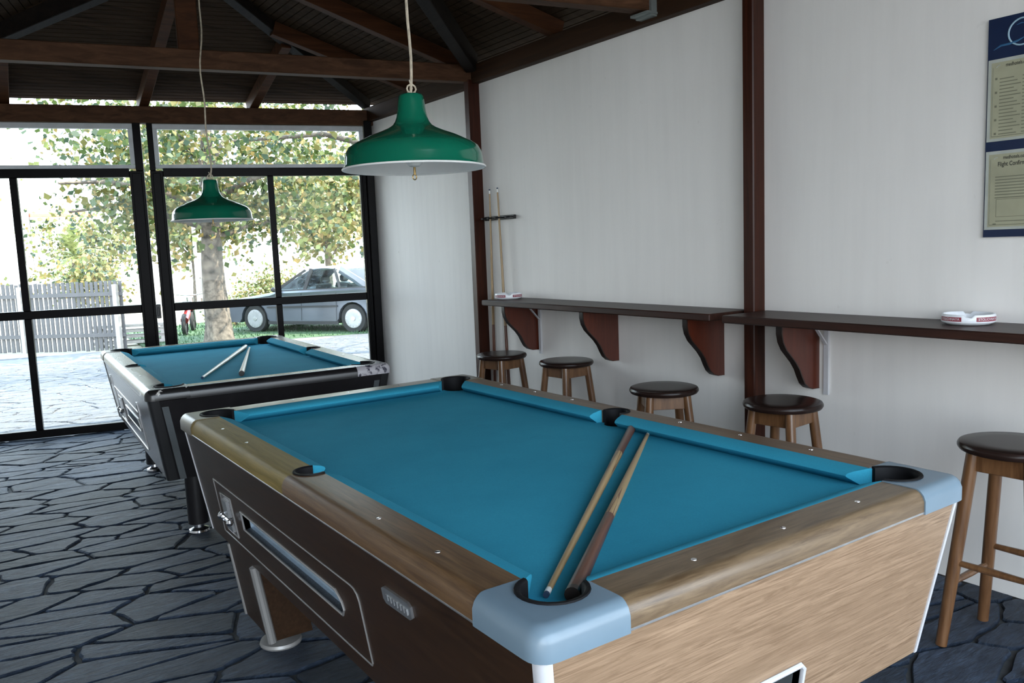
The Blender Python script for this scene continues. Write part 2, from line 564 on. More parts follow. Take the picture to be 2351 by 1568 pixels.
M['leaf_yellow'] = leaf_mat('yellow_leaf', (0.33, 0.24, 0.085, 1))
M['leaf_teal'] = leaf_mat('blue_green_leaf', (0.040, 0.070, 0.036, 1))
M['leaf_pale'] = leaf_mat('pale_green_leaf', (0.24, 0.27, 0.095, 1))
M['grass'] = leaf_mat('lawn_grass', (0.035, 0.10, 0.032, 1))
M['lawn'] = plain('lawn_soil', (0.045, 0.085, 0.035, 1), 0.95, var=0.35, vscale=3)
M['field'] = plain('dry_field', (0.34, 0.31, 0.23, 1), 0.95, var=0.15, vscale=0.3)
M['corr'] = plain('grey_painted_slats', (0.085, 0.08, 0.083, 1), 0.6, var=0.15, vscale=3)
M['house'] = plain('white_render', (0.82, 0.80, 0.76, 1), 0.8)
M['teal'] = plain('teal_shutter', (0.24, 0.40, 0.42, 1), 0.5)
M['tile'] = plain('red_roof_tile', (0.52, 0.17, 0.10, 1), 0.7)
M['concrete'] = plain('pale_concrete', (0.46, 0.46, 0.47, 1), 0.8, var=0.15)
M['red_paint'] = plain('red_paint', (0.20, 0.025, 0.025, 1), 0.3)
M['plank'] = plain('weathered_plank', (0.35, 0.32, 0.30, 1), 0.8, var=0.2)

# ------------------------------------------------------------------ room shell
WX = 2.588                                   # inner face of the right wall
DW = Vector((0.96725, -0.25383, 0))          # along the window wall, towards its right corner
NI = Vector((-0.25383, -0.96725, 0))         # from the window wall into the room
PW = Vector((2.588, 6.03, 0))
def wp(s, d, z):                             # s metres left of the right corner, d metres into the room
    q = PW - DW*s + NI*d
    return (q.x, q.y, z)
CL = PW - DW*3.76                            # left corner of the window wall
LEND = CL + NI*10.4                          # far end of the left wall, behind the photographer
BACK_Y = -2.1

# right wall in two bays
b = B()
b.box((WX+0.10, (4.14+BACK_Y)/2, 1.31), (0.20, 4.14-BACK_Y, 2.62))
tag(b.build('wall_right', M['plaster']), 'white plastered wall behind the bar shelves', kind='structure')
b = B()
b.box((2.632+0.09, (4.14+6.05)/2, 1.31), (0.18, 1.93, 2.62))
tag(b.build('wall_right', M['plaster']), 'white plastered wall bay next to the glazed doors', kind='structure')
# left wall and the low part of the back
b = B()
dl = (LEND-CL)
mid = CL + dl*0.5 - DW*0.10
b.box((mid.x, mid.y, 1.35), (0.2, dl.length, 2.7), math.atan2(dl.y, dl.x)-PI/2)
tag(b.build('wall_left', M['plaster']), 'plain plastered wall on the far side of the room', kind='structure')

# posts against the right wall
b = B()
b.box((2.588-0.04, 1.636, 1.32), (0.085, 0.066, 2.64), bevel=0.006)
tag(b.build('trim_1', M['post']), 'dark red-brown wooden wall post between the two bar shelves', kind='structure')
b = B()
b.box((2.60-0.05, 4.14, 1.31), (0.10, 0.066, 2.62), bevel=0.006)
tag(b.build('trim_2', M['post']), 'dark wooden wall post at the end of the far bar shelf', kind='structure')
b = B()
b.box(wp(-0.004, 0.02, 1.3), (0.068, 0.10, 2.6), math.atan2(DW.y, DW.x), bevel=0.006)
tag(b.build('trim_3', M['frame']), 'black corner post of the glazed wall', kind='structure')

# ------------------------------------------------------------------ glazed wall: two sliding doors with transoms
RW = math.atan2(DW.y, DW.x)
def wbar(b, s0, s1, z0, z1, d=0.0, t=0.06, bevel=0.004, mi=0):
    c = wp((s0+s1)/2, d, (z0+z1)/2)
    b.box(c, (abs(s1-s0), t, z1-z0), RW, mi=mi, bevel=bevel)

def glazed_bay(n, s_r, s_l, mull, jr, jl, dd):
    d_ = setting('door_%d' % n, 'black framed glass sliding door, %s bay' % ('right' if n == 1 else 'left'))
    for nm, a, c in (('stile', s_r, s_r+jr), ('stile', s_l-jl, s_l)):
        b = B(); wbar(b, a, c, 0.0, 2.17, dd); wbar(b, a+0.02, c-0.02, 0.02, 2.15, dd+0.035, 0.02); b.build(nm, M['frame'], d_)
    for nm, z0, z1 in (('bottom_rail', 0.0, 0.065), ('middle_rail', 0.985, 1.052), ('top_rail', 2.12, 2.19)):
        b = B(); wbar(b, s_r+jr, s_l-jl, z0, z1, dd); b.build(nm, M['frame'], d_)
    for z0, z1 in ((0.065, 0.985), (1.052, 2.12)):
        b = B(); wbar(b, mull-0.026, mull+0.026, z0, z1, dd, 0.05); b.build('mullion', M['frame'], d_)
        for a, c in ((s_r+jr, mull-0.026), (mull+0.026, s_l-jl)):
            b = B(); wbar(b, a, c, z0, z1, dd, 0.005, bevel=0); b.build('pane', M['glass'], d_)
    w_ = setting('window_%d' % n, 'long transom window with grey beading above the %s sliding door' % ('right' if n == 1 else 'left'))
    a, c = s_r+0.005, s_l-0.045
    if n == 2:
        a, c = s_r+0.06, s_l-0.02
    for z0, z1, nm in ((2.19, 2.220, 'bottom_bead'), (2.512, 2.556, 'top_bead')):
        b = B(); wbar(b, a, c, z0, z1, dd+0.01, 0.04, 0.003); b.build(nm, M['grey_frame'], w_)
    for x0, x1 in ((a, a+0.036), (c-0.036, c)):
        b = B(); wbar(b, x0, x1, 2.225, 2.515, dd+0.01, 0.04, 0.003); b.build('side_bead', M['grey_frame'], w_)
    b = B(); wbar(b, a+0.03, c-0.03, 2.225, 2.515, dd, 0.005, bevel=0); b.build('pane', M['glass'], w_)
    for x0, x1 in ((s_r, a), (c, s_l)):
        if x1-x0 > 0.01:
            b = B(); wbar(b, x0, x1, 2.17, 2.57, dd); b.build('jamb', M['frame'], w_)
    return d_
glazed_bay(1, 0.03, 1.84, 0.872, 0.055, 0.10, 0.0)
d2 = glazed_bay(2, 1.888, 3.70, 2.855, 0.112, 0.08, 0.0)
b = B(); wbar(b, 1.85, 1.884, 0.93, 1.05, 0.045, 0.02); wbar(b, 1.86, 1.876, 0.955, 1.025, 0.06, 0.02); b.build('latch', M['black_plastic'], d2)
b = B(); wbar(b, 3.70, 3.82, 0, 2.57, 0.0, 0.1)
tag(b.build('trim_4', M['frame']), 'black left corner post of the glazed wall', kind='structure')

# ------------------------------------------------------------------ roof
cei = setting('ceiling', 'dark timber hipped roof with exposed rafters over the room')
TP = math.tan(math.radians(16.5))
ZE = 2.808                                   # underside of the laths above the wall line
APX = Vector((0.637, 4.53, 0))
def slope_z_right(p):
    return ZE + (WX-p[0])*TP
def slope_z_win(p):
    return ZE + (Vector((p[0], p[1], 0))-PW).dot(NI)*TP
APX.z = slope_z_right(APX)
LN = Vector((DW.x, DW.y, 0))                 # inward normal of the left wall
def slope_z_left(p):
    k = (APX.z-ZE)/max(0.1, (Vector((APX.x, APX.y, 0))-CL).dot(LN))
    return ZE + (Vector((p[0], p[1], 0))-CL).dot(LN)*k
RID = Vector((0.637, BACK_Y-0.5, APX.z))

def lath_plane(corners, zf, along, across, origin, over, name, clip):
    """parallel laths following the slope, each trimmed by clip(u) -> (a0, a1); joined, far too many to count"""
    b = B()
    u = over
    step, wdt, th = 0.052, 0.045, 0.012
    while True:
        c0, c1 = clip(u), clip(u+wdt)
        if c0 is None or c1 is None:
            break
        pts = []
        for (a, uu) in ((c0[0], u), (c0[1], u), (c1[1], u+wdt), (c1[0], u+wdt)):
            p = origin + along*a + across*uu
            pts.append(p)
        lo = [(p.x, p.y, zf(p)) for p in pts]
        hi = [(p.x, p.y, zf(p)+th) for p in pts]
        b.loops([lo, hi])
        u += step
    o = b.build(name, M['lath'], cei, smooth=False, weld=False)
    o['kind'] = 'stuff'
    # the sheet above the laths
    b = B()
    n = 0.014
    ring = [(p[0], p[1], zf(p)+n) for p in corners]
    b.loops([ring, [(x, y, z+0.03) for x, y, z in ring]])
    b.build('roof_sheet', M['roof'], cei, smooth=False)

OV = -0.13
# window slope: triangle CL - PW - apex
hr = (APX.xy - PW.xy)
tu = (Vector((APX.x, APX.y, 0))-PW).dot(NI)
ta = (Vector((APX.x, APX.y, 0))-PW).dot(-DW)
def clip_win(u):
    if u > tu-0.05:
        return None
    k = u/tu
    return (ta*k, 3.76+(ta-3.76)*k)
a0, a1 = clip_win(OV)
q0, q1 = PW-DW*a0+NI*OV, PW-DW*a1+NI*OV
lath_plane([q0, q1, APX], slope_z_win, -DW, NI, PW, OV, 'laths', clip_win)
# right slope: between eave, hip and ridge
XA = Vector((-1, 0, 0)); YA = Vector((0, -1, 0))
OR = Vector((WX, 6.03, 0))
tr_ = WX-APX.x
def clip_right(u):
    if u > tr_:
        return None
    return ((6.03-APX.y)*u/tr_, 6.03-BACK_Y+0.5)
lath_plane([OR+XA*OV*3+YA*clip_right(OV*3)[0], APX, RID, OR+XA*OV*3+YA*clip_right(OV)[1]], slope_z_right, YA, XA, OR, OV*3, 'laths', clip_right)
# left slope
tl = (Vector((APX.x, APX.y, 0))-CL).dot(LN)
tla = (Vector((APX.x, APX.y, 0))-CL).dot(NI)
def clip_left(u):
    if u > tl:
        return None
    return (tla*u/tl, 10.6-2.2*max(0, u)/tl)
cl0 = CL + LN*OV*2
lath_plane([cl0+NI*clip_left(OV*2)[0], APX, Vector((APX.x, APX.y, 0))+NI*7.5, cl0+NI*10.6], slope_z_left, NI, LN, CL, OV*2, 'laths', clip_left)
b = B()
q = Vector((APX.x, APX.y, APX.z))+NI*7.5
b.loops([[(APX.x, APX.y, APX.z+0.02), (q.x, q.y, slope_z_left(q)+0.02), (RID.x, RID.y, RID.z+0.02)], [(APX.x, APX.y, APX.z+0.05), (q.x, q.y, slope_z_left(q)+0.05), (RID.x, RID.y, RID.z+0.05)]])
b.build('roof_sheet', M['roof'], cei, smooth=False)

# wall plates
b = B(); b.bar((2.60, 4.22, 2.657), (2.60, BACK_Y, 2.657), 0.14, 0.125, bevel=0.004); b.build('wall_plate', M['beam_y'], cei)
b = B(); b.bar((2.652, 6.06, 2.655), (2.652, 4.10, 2.655), 0.14, 0.125, bevel=0.004); b.build('wall_plate', M['beam_y'], cei)
b = B(); b.bar(wp(-0.1, 0.0, 2.628), wp(3.95, 0.0, 2.628), 0.10, 0.136, bevel=0.004); b.build('eave_beam', M['beam'], cei)
p0, p1 = CL+NI*-0.1, LEND
b = B(); b.bar((p0.x, p0.y, 2.70), (p1.x, p1.y, 2.70), 0.12, 0.14); b.build('wall_plate', M['beam_y'], cei)
b = B(); b.bar((LEND.x-0.1, BACK_Y, 2.68), (2.65, BACK_Y, 2.68), 0.12, 0.16); b.build('eave_beam', M['beam'], cei)
# ties, king post
TD = Vector((-1, 0.186, 0))
def tie(x0, y0, n, zb=2.607, ht=0.118):
    e = n
    b = B(); b.bar((x0, y0, zb+ht/2), (x0+TD.x*e, y0+TD.y*e, zb+ht/2), 0.09, ht, bevel=0.005); return b.build('tie_beam', M['beam'], cei)
tie(2.56, 4.155, 4.15)
tie(2.50, 2.31, 4.5, 2.64, 0.13)
kp = Vector((2.56, 4.155, 0))+TD*1.87
b = B(); b.box((kp.x, kp.y, (2.72+3.35)/2), (0.125, 0.10, 3.35-2.72), math.atan2(TD.y, TD.x)+PI, bevel=0.005); b.build('king_post', M['rafter'], cei)
# steel hanger at the second tie
b = B(); b.box((2.515, 2.31, 2.69), (0.05, 0.12, 0.16)); b.box((2.515, 2.31, 2.625), (0.12, 0.13, 0.012)); b.build('joist_hanger', M['galv'], cei)
# hips
def hip(p, ang, pit, ln, nm='hip_rafter', w_=0.085, h=0.13):
    d = Vector((math.cos(math.radians(ang)), math.sin(math.radians(ang)), pit))
    p = Vector(p)
    b = B(); b.bar(p, p+d*ln, w_, h, bevel=0.004); return b.build(nm, M['dark_beam'], cei)
HZ = 2.785
hip((2.62, 6.055, HZ), 217.6, 0.232, 2.5)
hip((CL.x, CL.y, HZ), 306.0, 0.178, 3.1)
hip((2.53, 4.10, HZ-0.055), 222, 0.222, 3.6, 'diagonal_brace')
# rafters on the right slope
for y in (5.12, 4.30, 3.17, 2.0, 1.1, 0.2, -0.7, -1.6, -2.5):
    x1 = 0.68
    if y > 4.53:
        x1 = WX-(6.03-y)/(6.03-APX.y)*(WX-APX.x)+0.06
    ln = 2.60-x1
    dy = 0.10*ln if y < 4.2 else 0.02
    b = B(); b.bar((2.60, y, slope_z_right((2.60, y))-0.052), (x1, y+dy, slope_z_right((x1, y))-0.052), 0.075, 0.10, bevel=0.003); b.build('rafter', M['rafter'], cei)
# jack rafters of the window slope, running down to the eave beam
JD = Vector((-0.045, -0.999, 0))
for s in (0.966, 1.845, 2.862, 3.5):
    p = PW-DW*s
    # meet hip or stop
    best = 0.3
    for k in range(1, 60):
        q = p+JD*(k*0.05)
        if slope_z_win(q) > slope_z_right(q)+0.0 or slope_z_win(q) > slope_z_left(q):
            break
        best = k*0.05
    a_ = p-JD*0.10
    q = p+JD*best
    b = B(); b.bar((a_.x, a_.y, slope_z_win(a_)-0.055), (q.x, q.y, slope_z_win(q)-0.055), 0.075, 0.105, bevel=0.003); b.build('rafter', M['rafter'], cei)
# ridge
b = B(); b.bar((APX.x, APX.y, APX.z-0.07), (RID.x, RID.y, RID.z-0.07), 0.08, 0.16); b.build('ridge_beam', M['dark_beam'], cei)
# posts of the open back
for i, x in enumerate((LEND.x+0.3, -0.6, 1.6)):
    b = B(); b.box((x, BACK_Y, 1.3), (0.12, 0.12, 2.6)); tag(b.build('trim_%d' % (5+i), M['post']), 'timber post on the open side of the room', kind='structure')

portal(wp(1.9, 0.10, 1.3), NI, 3.9, 2.55)
portal((-0.2, BACK_Y+0.1, 1.3), (0, 1, 0), 5.8, 2.6)

# ------------------------------------------------------------------ paving: broken slate indoors, pale slabs outdoors
def clip_half(poly, n, c):
    """keep points with n.p <= c"""
    out = []
    for i in range(len(poly)):
        p, q = poly[i], poly[(i+1) % len(poly)]
        dp, dq = p[0]*n[0]+p[1]*n[1]-c, q[0]*n[0]+q[1]*n[1]-c
        if dp <= 0:
            out.append(p)
        if (dp < 0 < dq) or (dq < 0 < dp):
            t = dp/(dp-dq)
            out.append((p[0]+(q[0]-p[0])*t, p[1]+(q[1]-p[1])*t))
    return out

def area(poly):
    return 0.5*sum(p[0]*q[1]-q[0]*p[1] for p, q in zip(poly, poly[1:]+poly[:1]))

def cells(x0, x1, y0, y1, sz, stretch, ang, inside, jit=0.42, drop=0.0):
    ca, sa = math.cos(ang), math.sin(ang)
    to = lambda x, y: ((x*ca+y*sa)/stretch, -x*sa+y*ca)
    fr = lambda u, v: (u*stretch*ca-v*sa, u*stretch*sa+v*ca)
    cs = [to(x, y) for x in (x0, x1) for y in (y0, y1)]
    u0, u1 = min(c[0] for c in cs), max(c[0] for c in cs)
    v0, v1 = min(c[1] for c in cs), max(c[1] for c in cs)
    nu, nv = int((u1-u0)/sz)+1, int((v1-v0)/sz)+1
    pts = {}
    for j in range(-1, nv+2):
        for i in range(-1, nu+2):
            if random.random() < drop:
                continue
            pts[i, j] = (u0+(i+0.5*(j % 2)+random.uniform(-jit, jit))*sz, v0+(j+random.uniform(-jit, jit))*sz)
    res = []
    for (i, j), p in pts.items():
        if not (0 <= i <= nu and 0 <= j <= nv):
            continue
        w_ = fr(*p)
        if not inside(*w_):
            continue
        poly = [(p[0]-3*sz, p[1]-3*sz), (p[0]+3*sz, p[1]-3*sz), (p[0]+3*sz, p[1]+3*sz), (p[0]-3*sz, p[1]+3*sz)]
        for dj in range(-3, 4):
            for di in range(-3, 4):
                q = pts.get((i+di, j+dj))
                if q is None or (di == 0 and dj == 0):
                    continue
                n = (q[0]-p[0], q[1]-p[1])
                poly = clip_half(poly, n, (q[0]**2+q[1]**2-p[0]**2-p[1]**2)/2)
                if len(poly) < 3:
                    break
        if len(poly) >= 3:
            res.append([fr(*t) for t in poly])
    return res

def inset(poly, d):
    if area(poly) < 0:
        poly = poly[::-1]
    out = poly
    for i in range(len(poly)):
        p, q = poly[i], poly[(i+1) % len(poly)]
        e = (q[0]-p[0], q[1]-p[1])
        l = math.hypot(*e)
        if l < 1e-6:
            continue
        n = (e[1]/l, -e[0]/l)
        out = clip_half(out, n, n[0]*p[0]+n[1]*p[1]-d)
        if len(out) < 3:
            return None
    return out

def rough_outline(poly, amp):
    out = []
    for i in range(len(poly)):
        p, q = poly[i], poly[(i+1) % len(poly)]
        l = math.hypot(q[0]-p[0], q[1]-p[1])
        # cut the corner a little
        out.append((p[0]*0.9+q[0]*0.1, p[1]*0.9+q[1]*0.1))
        k = 2 if l > 0.16 else 1
        if l > 0.05:
            for t in range(1, k+1):
                f = t/(k+1)
                nx, ny = (q[1]-p[1])/l, -(q[0]-p[0])/l
                a = random.uniform(-amp, amp*0.3)
                out.append((p[0]+(q[0]-p[0])*f+nx*a, p[1]+(q[1]-p[1])*f+ny*a))
        out.append((p[0]*0.1+q[0]*0.9, p[1]*0.1+q[1]*0.9))
    return out

def stone_into(b, poly, c, zt, depth, tilt):
    ctr = (sum(p[0] for p in poly)/len(poly), sum(p[1] for p in poly)/len(poly))
    rings = []
    for k, z in ((1.0, -depth), (1.0, -0.006), (0.965, 0.0)):
        ring = []
        for x, y in poly:
            xx, yy = ctr[0]+(x-ctr[0])*k, ctr[1]+(y-ctr[1])*k
            zz = zt+z+((xx-ctr[0])*tilt[0]+(yy-ctr[1])*tilt[1] if z > -depth else 0)
            ring.append((xx-c[0], yy-c[1], zz))
        rings.append(ring)
    b.loops(rings, cap0=False)

def in_room(x, y):
    v = Vector((x, y, 0))
    return x < WX+0.15 and y > BACK_Y-0.25 and (v-PW).dot(NI) > -0.12 and (v-CL).dot(LN) > -0.1

floor = bpy.data.objects.new('floor', None)
COL.objects.link(floor)
tag(floor, 'dark slate crazy paving floor with recessed joints', kind='structure')
b = B()
b.loops([[(WX+0.1, BACK_Y-0.3, z), (WX+0.1, 6.1, z), wp(-0.1, -0.05, z), wp(3.9, -0.05, z), (LEND.x-0.2, BACK_Y-0.3, z)] for z in (-0.06, -0.013)])
b.build('joint_bed', M['grout'], floor, smooth=False)
CAM = Vector((-0.7233, -1.0129, 1.4376))
cmi = SC.camera.matrix_world.inverted()
def cam_px(p):
    q = cmi @ Vector(p)
    if q.z > -0.2:
        return None
    return (1175.5+1888.8*q.x/-q.z, 784-1888.8*q.y/-q.z, -q.z)
stones = []
for poly in cells(-3.5, 2.7, -2.4, 7.2, 0.142, 2.2, -0.14, in_room, 0.66, 0.26):
    p = inset(poly, random.uniform(0.004, 0.009))
    if p is None or abs(area(p)) < 0.003:
        continue
    # trim at walls
    p = clip_half(p, (1, 0), WX)
    p = clip_half(p, (-NI.x, -NI.y), -(NI.x*PW.x+NI.y*PW.y)-0.03)
    if len(p) < 3 or abs(area(p)) < 0.003:
        continue
    c = (sum(t[0] for t in p)/len(p), sum(t[1] for t in p)/len(p))
    px = cam_px((c[0], c[1], 0))
    vis = 0
    if px and -150 < px[0] < 2500 and 0 < px[1] < 1720:
        vis = abs(area(p))/px[2]**3
        # not under the near table, seen from here
        if 1000 < px[0] < 2080 and px[1] > 900:
            vis *= 0.02
        elif px[0] > 600 and px[1] < 1300:
            vis *= 0.05
    stones.append((vis, p, c))
stones.sort(key=lambda t: -t[0])
rest = B()
for i, (vis, p, c) in enumerate(stones):
    o_ = rough_outline(p, 0.012)
    zt = random.uniform(-0.002, 0.0015)
    tilt = (random.gauss(0, 0.006), random.gauss(0, 0.006))
    if i < 296 and vis > 0:
        b = B()
        stone_into(b, o_, c, zt, 0.02, tilt)
        o = b.build('stone', M['stone'], floor, smooth=False)
        o.location = (c[0], c[1], 0)
    else:
        stone_into(rest, o_, (0, 0), zt, 0.02, tilt)
o = rest.build('small_stones', M['stone'], floor, smooth=False, weld=False)
o['kind'] = 'stuff'

# ground outside
def gz(x, y):
    t = min(1, max(0, (y-6.8)/8.5))
    return -0.035-0.215*t
b = B()
gx = [-60, -30, -15, -6, -2, 2, 6, 12, 25, 60, 110]
gy = [5.0, 6.8, 8.5, 10.5, 13, 15.4, 20, 30, 60, 120, 220]
V = {}
for i, x in enumerate(gx):
    for j, y in enumerate(gy):
        V[i, j] = b.bm.verts.new((x, y, gz(x, y)-0.03 if y > 5.1 else -0.09))
for i in range(len(gx)-1):
    for j in range(len(gy)-1):
        b.bm.faces.new((V[i, j], V[i+1, j], V[i+1, j+1], V[i, j+1]))
tag(b.build('field', M['field'], smooth=False), 'pale dry field stretching away behind the car and fence', kind='structure')
b = B()
b.loops([[(-30, -40, z), (40, -40, z), (40, 5.0, z), (3.2, 5.0, z), (3.2, BACK_Y-0.35, z), (-4.0, BACK_Y-0.35, z), (-4.0, 5.0, z), (-30, 5.0, z)] for z in (-0.12, -0.05)])
tag(b.build('ground', M['ground'], smooth=False), 'pale open ground around the building', kind='structure')

terr = bpy.data.objects.new('terrace', None)
COL.objects.link(terr)
tag(terr, 'sunlit pale stone terrace outside the glass doors', kind='structure')
b = B()
def tz(x, y): return gz(x, y)
ts = [wp(-2.5, -0.12, 0), wp(8, -0.12, 0)]
for k in range(8):
    ya, yb = 0.12+k*1.15, 0.12+(k+1)*1.15
    quad = [wp(-3.5, -ya, 0), wp(9, -ya, 0), wp(9, -yb, 0), wp(-3.5, -yb, 0)]
    b.poly([(x, y, gz(x, y)-0.015) for x, y, z in quad])
b.build('joint_bed', M['grout_out'], terr, smooth=False)
def in_terr(x, y):
    d = -(Vector((x, y, 0))-PW).dot(NI)
    s = -(Vector((x, y, 0))-PW).dot(DW)
    return 0.2 < d < 9.2 and -3.3 < s < 8.8 and not (x > 2.2 and y > 14.3)
tb = B()
for poly in cells(-7, 7, 6, 18, 0.30, 1.7, -0.35, in_terr):
    p = inset(poly, 0.012)
    if p is None or abs(area(p)) < 0.01:
        continue
    c = (sum(t[0] for t in p)/len(p), sum(t[1] for t in p)/len(p))
    stone_into(tb, rough_outline(p, 0.015), (0, 0), gz(*c)-0.001+random.uniform(-.002, .002), 0.02, (0, -0.025))
o = tb.build('paving_stones', M['stone_out'], terr, smooth=False, weld=False)
o['kind'] = 'stuff'
b = B()
lawn_pts = [(2.3, 15.0), (3.5, 14.4), (5.0, 14.75), (6.3, 14.2), (8.0, 13.4), (11, 13.6), (11, 19), (6, 21.5), (2.6, 20)]
b.loops([[(x, y, gz(x, y)-0.03) for x, y in lawn_pts], [(x, y, gz(x, y)+0.004) for x, y in lawn_pts]])
tag(b.build('lawn', M['lawn'], smooth=False), 'green lawn strip below the tree and parked car', kind='structure')
def in_poly(x, y, P):
    c = False
    for (x0, y0), (x1, y1) in zip(P, P[1:]+P[:1]):
        if (y0 > y) != (y1 > y) and x < (x1-x0)*(y-y0)/(y1-y0)+x0:
            c = not c
    return c
gb = B()
n = 0
while n < 5200:
    x, y = random.uniform(2.3, 9), random.uniform(12.3, 21)
    if not in_poly(x, y, lawn_pts):
        continue
    n += 1
    a, h = random.uniform(0, PI), random.uniform(0.03, 0.09)
    dx, dy = math.cos(a)*0.012, math.sin(a)*0.012
    z = gz(x, y)
    gb.poly([(x-dx, y-dy, z), (x+dx, y+dy, z), (x+random.uniform(-.03, .03), y+random.uniform(-.03, .03), z+h)])
tag(gb.build('grass', M['grass'], smooth=False, weld=False), 'short green grass growing under the tree and car', 'grass', kind='stuff')

# ------------------------------------------------------------------ pool tables
def arc(cx, cy, r, a0, a1, n):
    return [(cx+r*math.cos(math.radians(a0+(a1-a0)*k/n)), cy+r*math.sin(math.radians(a0+(a1-a0)*k/n))) for k in range(n+1)]

NOSE = [(0.765, 0.0), (0.793, 0.0), (0.806, 0.005), (0.814, 0.012), (0.819, 0.020), (0.820, 0.030)]

def nose_block(b, pts, offs, base=0.765):
    """outline extruded up to the rail top; offs[i] is the unit direction (inwards) along which point i rolls over"""
    rings = [[(x+ox*0, y+oy*0, base) for (x, y), (ox, oy) in zip(pts, offs)]]
    for z, d in NOSE[1:]:
        rings.append([(x+ox*d, y+oy*d, z) for (x, y), (ox, oy) in zip(pts, offs)])
    b.loops(rings)
    return b

def pool_table(label, W, L, loc, rz, mt, style):
    t = thing('pool_table', label, 'pool table', loc, rz, 'pool tables under the green lamps')
    hx, hy = W/2, L/2
    RWD, ZB = 0.108, 0.775           # rail width, bed height
    CE = 0.195                       # corner cap length
    PC, PR = 0.122, 0.060            # corner pocket centre and radius
    MC, MR = 0.088, 0.052            # middle pocket
    # ---- slate bed with the pocket cut-outs
    r_ = 0.056
    outline = arc(-hx+PC, -hy+PC, r_, 105, -15, 10) + arc(hx-PC, -hy+PC, r_, 195, 75, 10)
    outline += arc(hx-MC, 0, 0.047, 270, 90, 8)
    outline += arc(hx-PC, hy-PC, r_, 285, 165, 10) + arc(-hx+PC, hy-PC, r_, 15, -105, 10)
    outline += arc(-hx+MC, 0, 0.047, 90, -90, 8)
    b = B()
    b.loops([[(x, y, z) for x, y in outline] for z in (ZB-0.03, ZB)])
    b.build('playing_bed', M['cloth'], t, smooth=False)
    # ---- rails of wood, two per long side, one per end
    def rail_long(sx_, sy_, m):
        y1 = hy-CE
        p = [(-hx, -y1), (-hx, 0.0)]
        o = [(1, 0), (1, 0)]
        a_ = arc(-(hx-MC), 0, MR, 180, 270+18, 7)
        p += a_; o += [(0, 0)]*len(a_)
        p += [(-hx+RWD, -MR*0.95), (-hx+RWD, -y1)]; o += [(0, 0)]*2
        p = [(x*-sx_, y*-sy_) for x, y in p]
        o = [(x*-sx_, y*-sy_) for x, y in o]
        b = B(); nose_block(b, p, o); b.build('rail', m, t, angle=50)
    for sx_ in (-1, 1):
        for sy_ in (-1, 1):
            rail_long(sx_, sy_, mt['rails'][(sx_, sy_)])
    for sy_ in (-1, 1):
        p = [(-hx+CE, -hy), (hx-CE, -hy), (hx-CE, -hy+RWD), (-hx+CE, -hy+RWD)]
        o = [(0, 1), (0, 1), (0, 0), (0, 0)]
        p = [(x, y*-sy_) for x, y in p]; o = [(x, y*-sy_) for x, y in o]
        if mt.get('nose_end'):
            q = [(x, (y if abs(abs(y)-hy) < 1e-6 else -sy_*-1*0+(hy-0.042)*(1 if y > 0 else -1))) for x, y in p]
            b = B(); nose_block(b, q, o); b.build('rail_nose', mt['nose_end'], t, angle=50)
            q = [(x, ((hy-0.042)*(1 if y > 0 else -1) if abs(abs(y)-hy) < 1e-6 else y)) for x, y in p]
            b = B(); b.loops([[(x, y, z) for x, y in q] for z in (0.765, 0.8195)]); b.build('rail', mt['rail_end'][sy_], t, smooth=False)
        else:
            b = B(); nose_block(b, p, o); b.build('rail', mt['rail_end'][sy_], t, angle=50)
    # thin line under the rail nose
    for ring in ([(-hx+.004, -hy+.004), (hx-.004, -hy+.004), (hx-.004, hy-.004), (-hx+.004, hy-.004)],):
        for i in range(4):
            (x0, y0), (x1, y1) = ring[i], ring[(i+1) % 4]
            l_ = math.hypot(x1-x0, y1-y0)
            ux, uy = (x1-x0)/l_*(CE-0.02), (y1-y0)/l_*(CE-0.02)
            x0, y0, x1, y1 = x0+ux, y0+uy, x1-ux, y1-uy
            b = B(); b.bar((x0, y0, 0.767), (x1, y1, 0.767), 0.010, 0.005, bevel=0.001); b.build('rail_trim', mt['trim_line'], t)
    # ---- corner caps
    for sx_ in (-1, 1):
        for sy_ in (-1, 1):
            r = 0.040
            p, o = [], []
            p.append((0, CE)); o.append((1, 0))
            for a in range(180, 271, 15):
                c, s = math.cos(math.radians(a)), math.sin(math.radians(a))
                p.append((r+r*c, r+r*s)); o.append((-c, -s))
            p.append((CE, 0)); o.append((0, 1))
            a_ = arc(PC, PC, PR+0.010, -12, -258, 14)
            p.append((CE, RWD)); o.append((0, 0))
            for q in a_:
                p.append(q); o.append((0, 0))
            p.append((RWD, CE)); o.append((0, 0))
            g = 0.0035
            p = [(x-g if ox == 1 or (ox > 0.2) else x, y-g if oy == 1 or (oy > 0.2) else y) for (x, y), (ox, oy) in zip(p, o)]
            p = [((x-hx)*-sx_, (y-hy)*-sy_) for x, y in p]
            o = [(x*-sx_, y*-sy_) for x, y in o]
            b = B()
            rings = [[(x, y, mt['cap_z']) for x, y in p]]
            for z, d in NOSE[1:]:
                rings.append([(x+ox*d, y+oy*d, z+0.0022) for (x, y), (ox, oy) in zip(p, o)])
            b.loops(rings)
            c = b.build('corner_cap', mt['caps'][(sx_, sy_)], t, angle=40)
            if (sx_, sy_) in mt['cap_labels']:
                c['label'] = mt['cap_labels'][(sx_, sy_)]
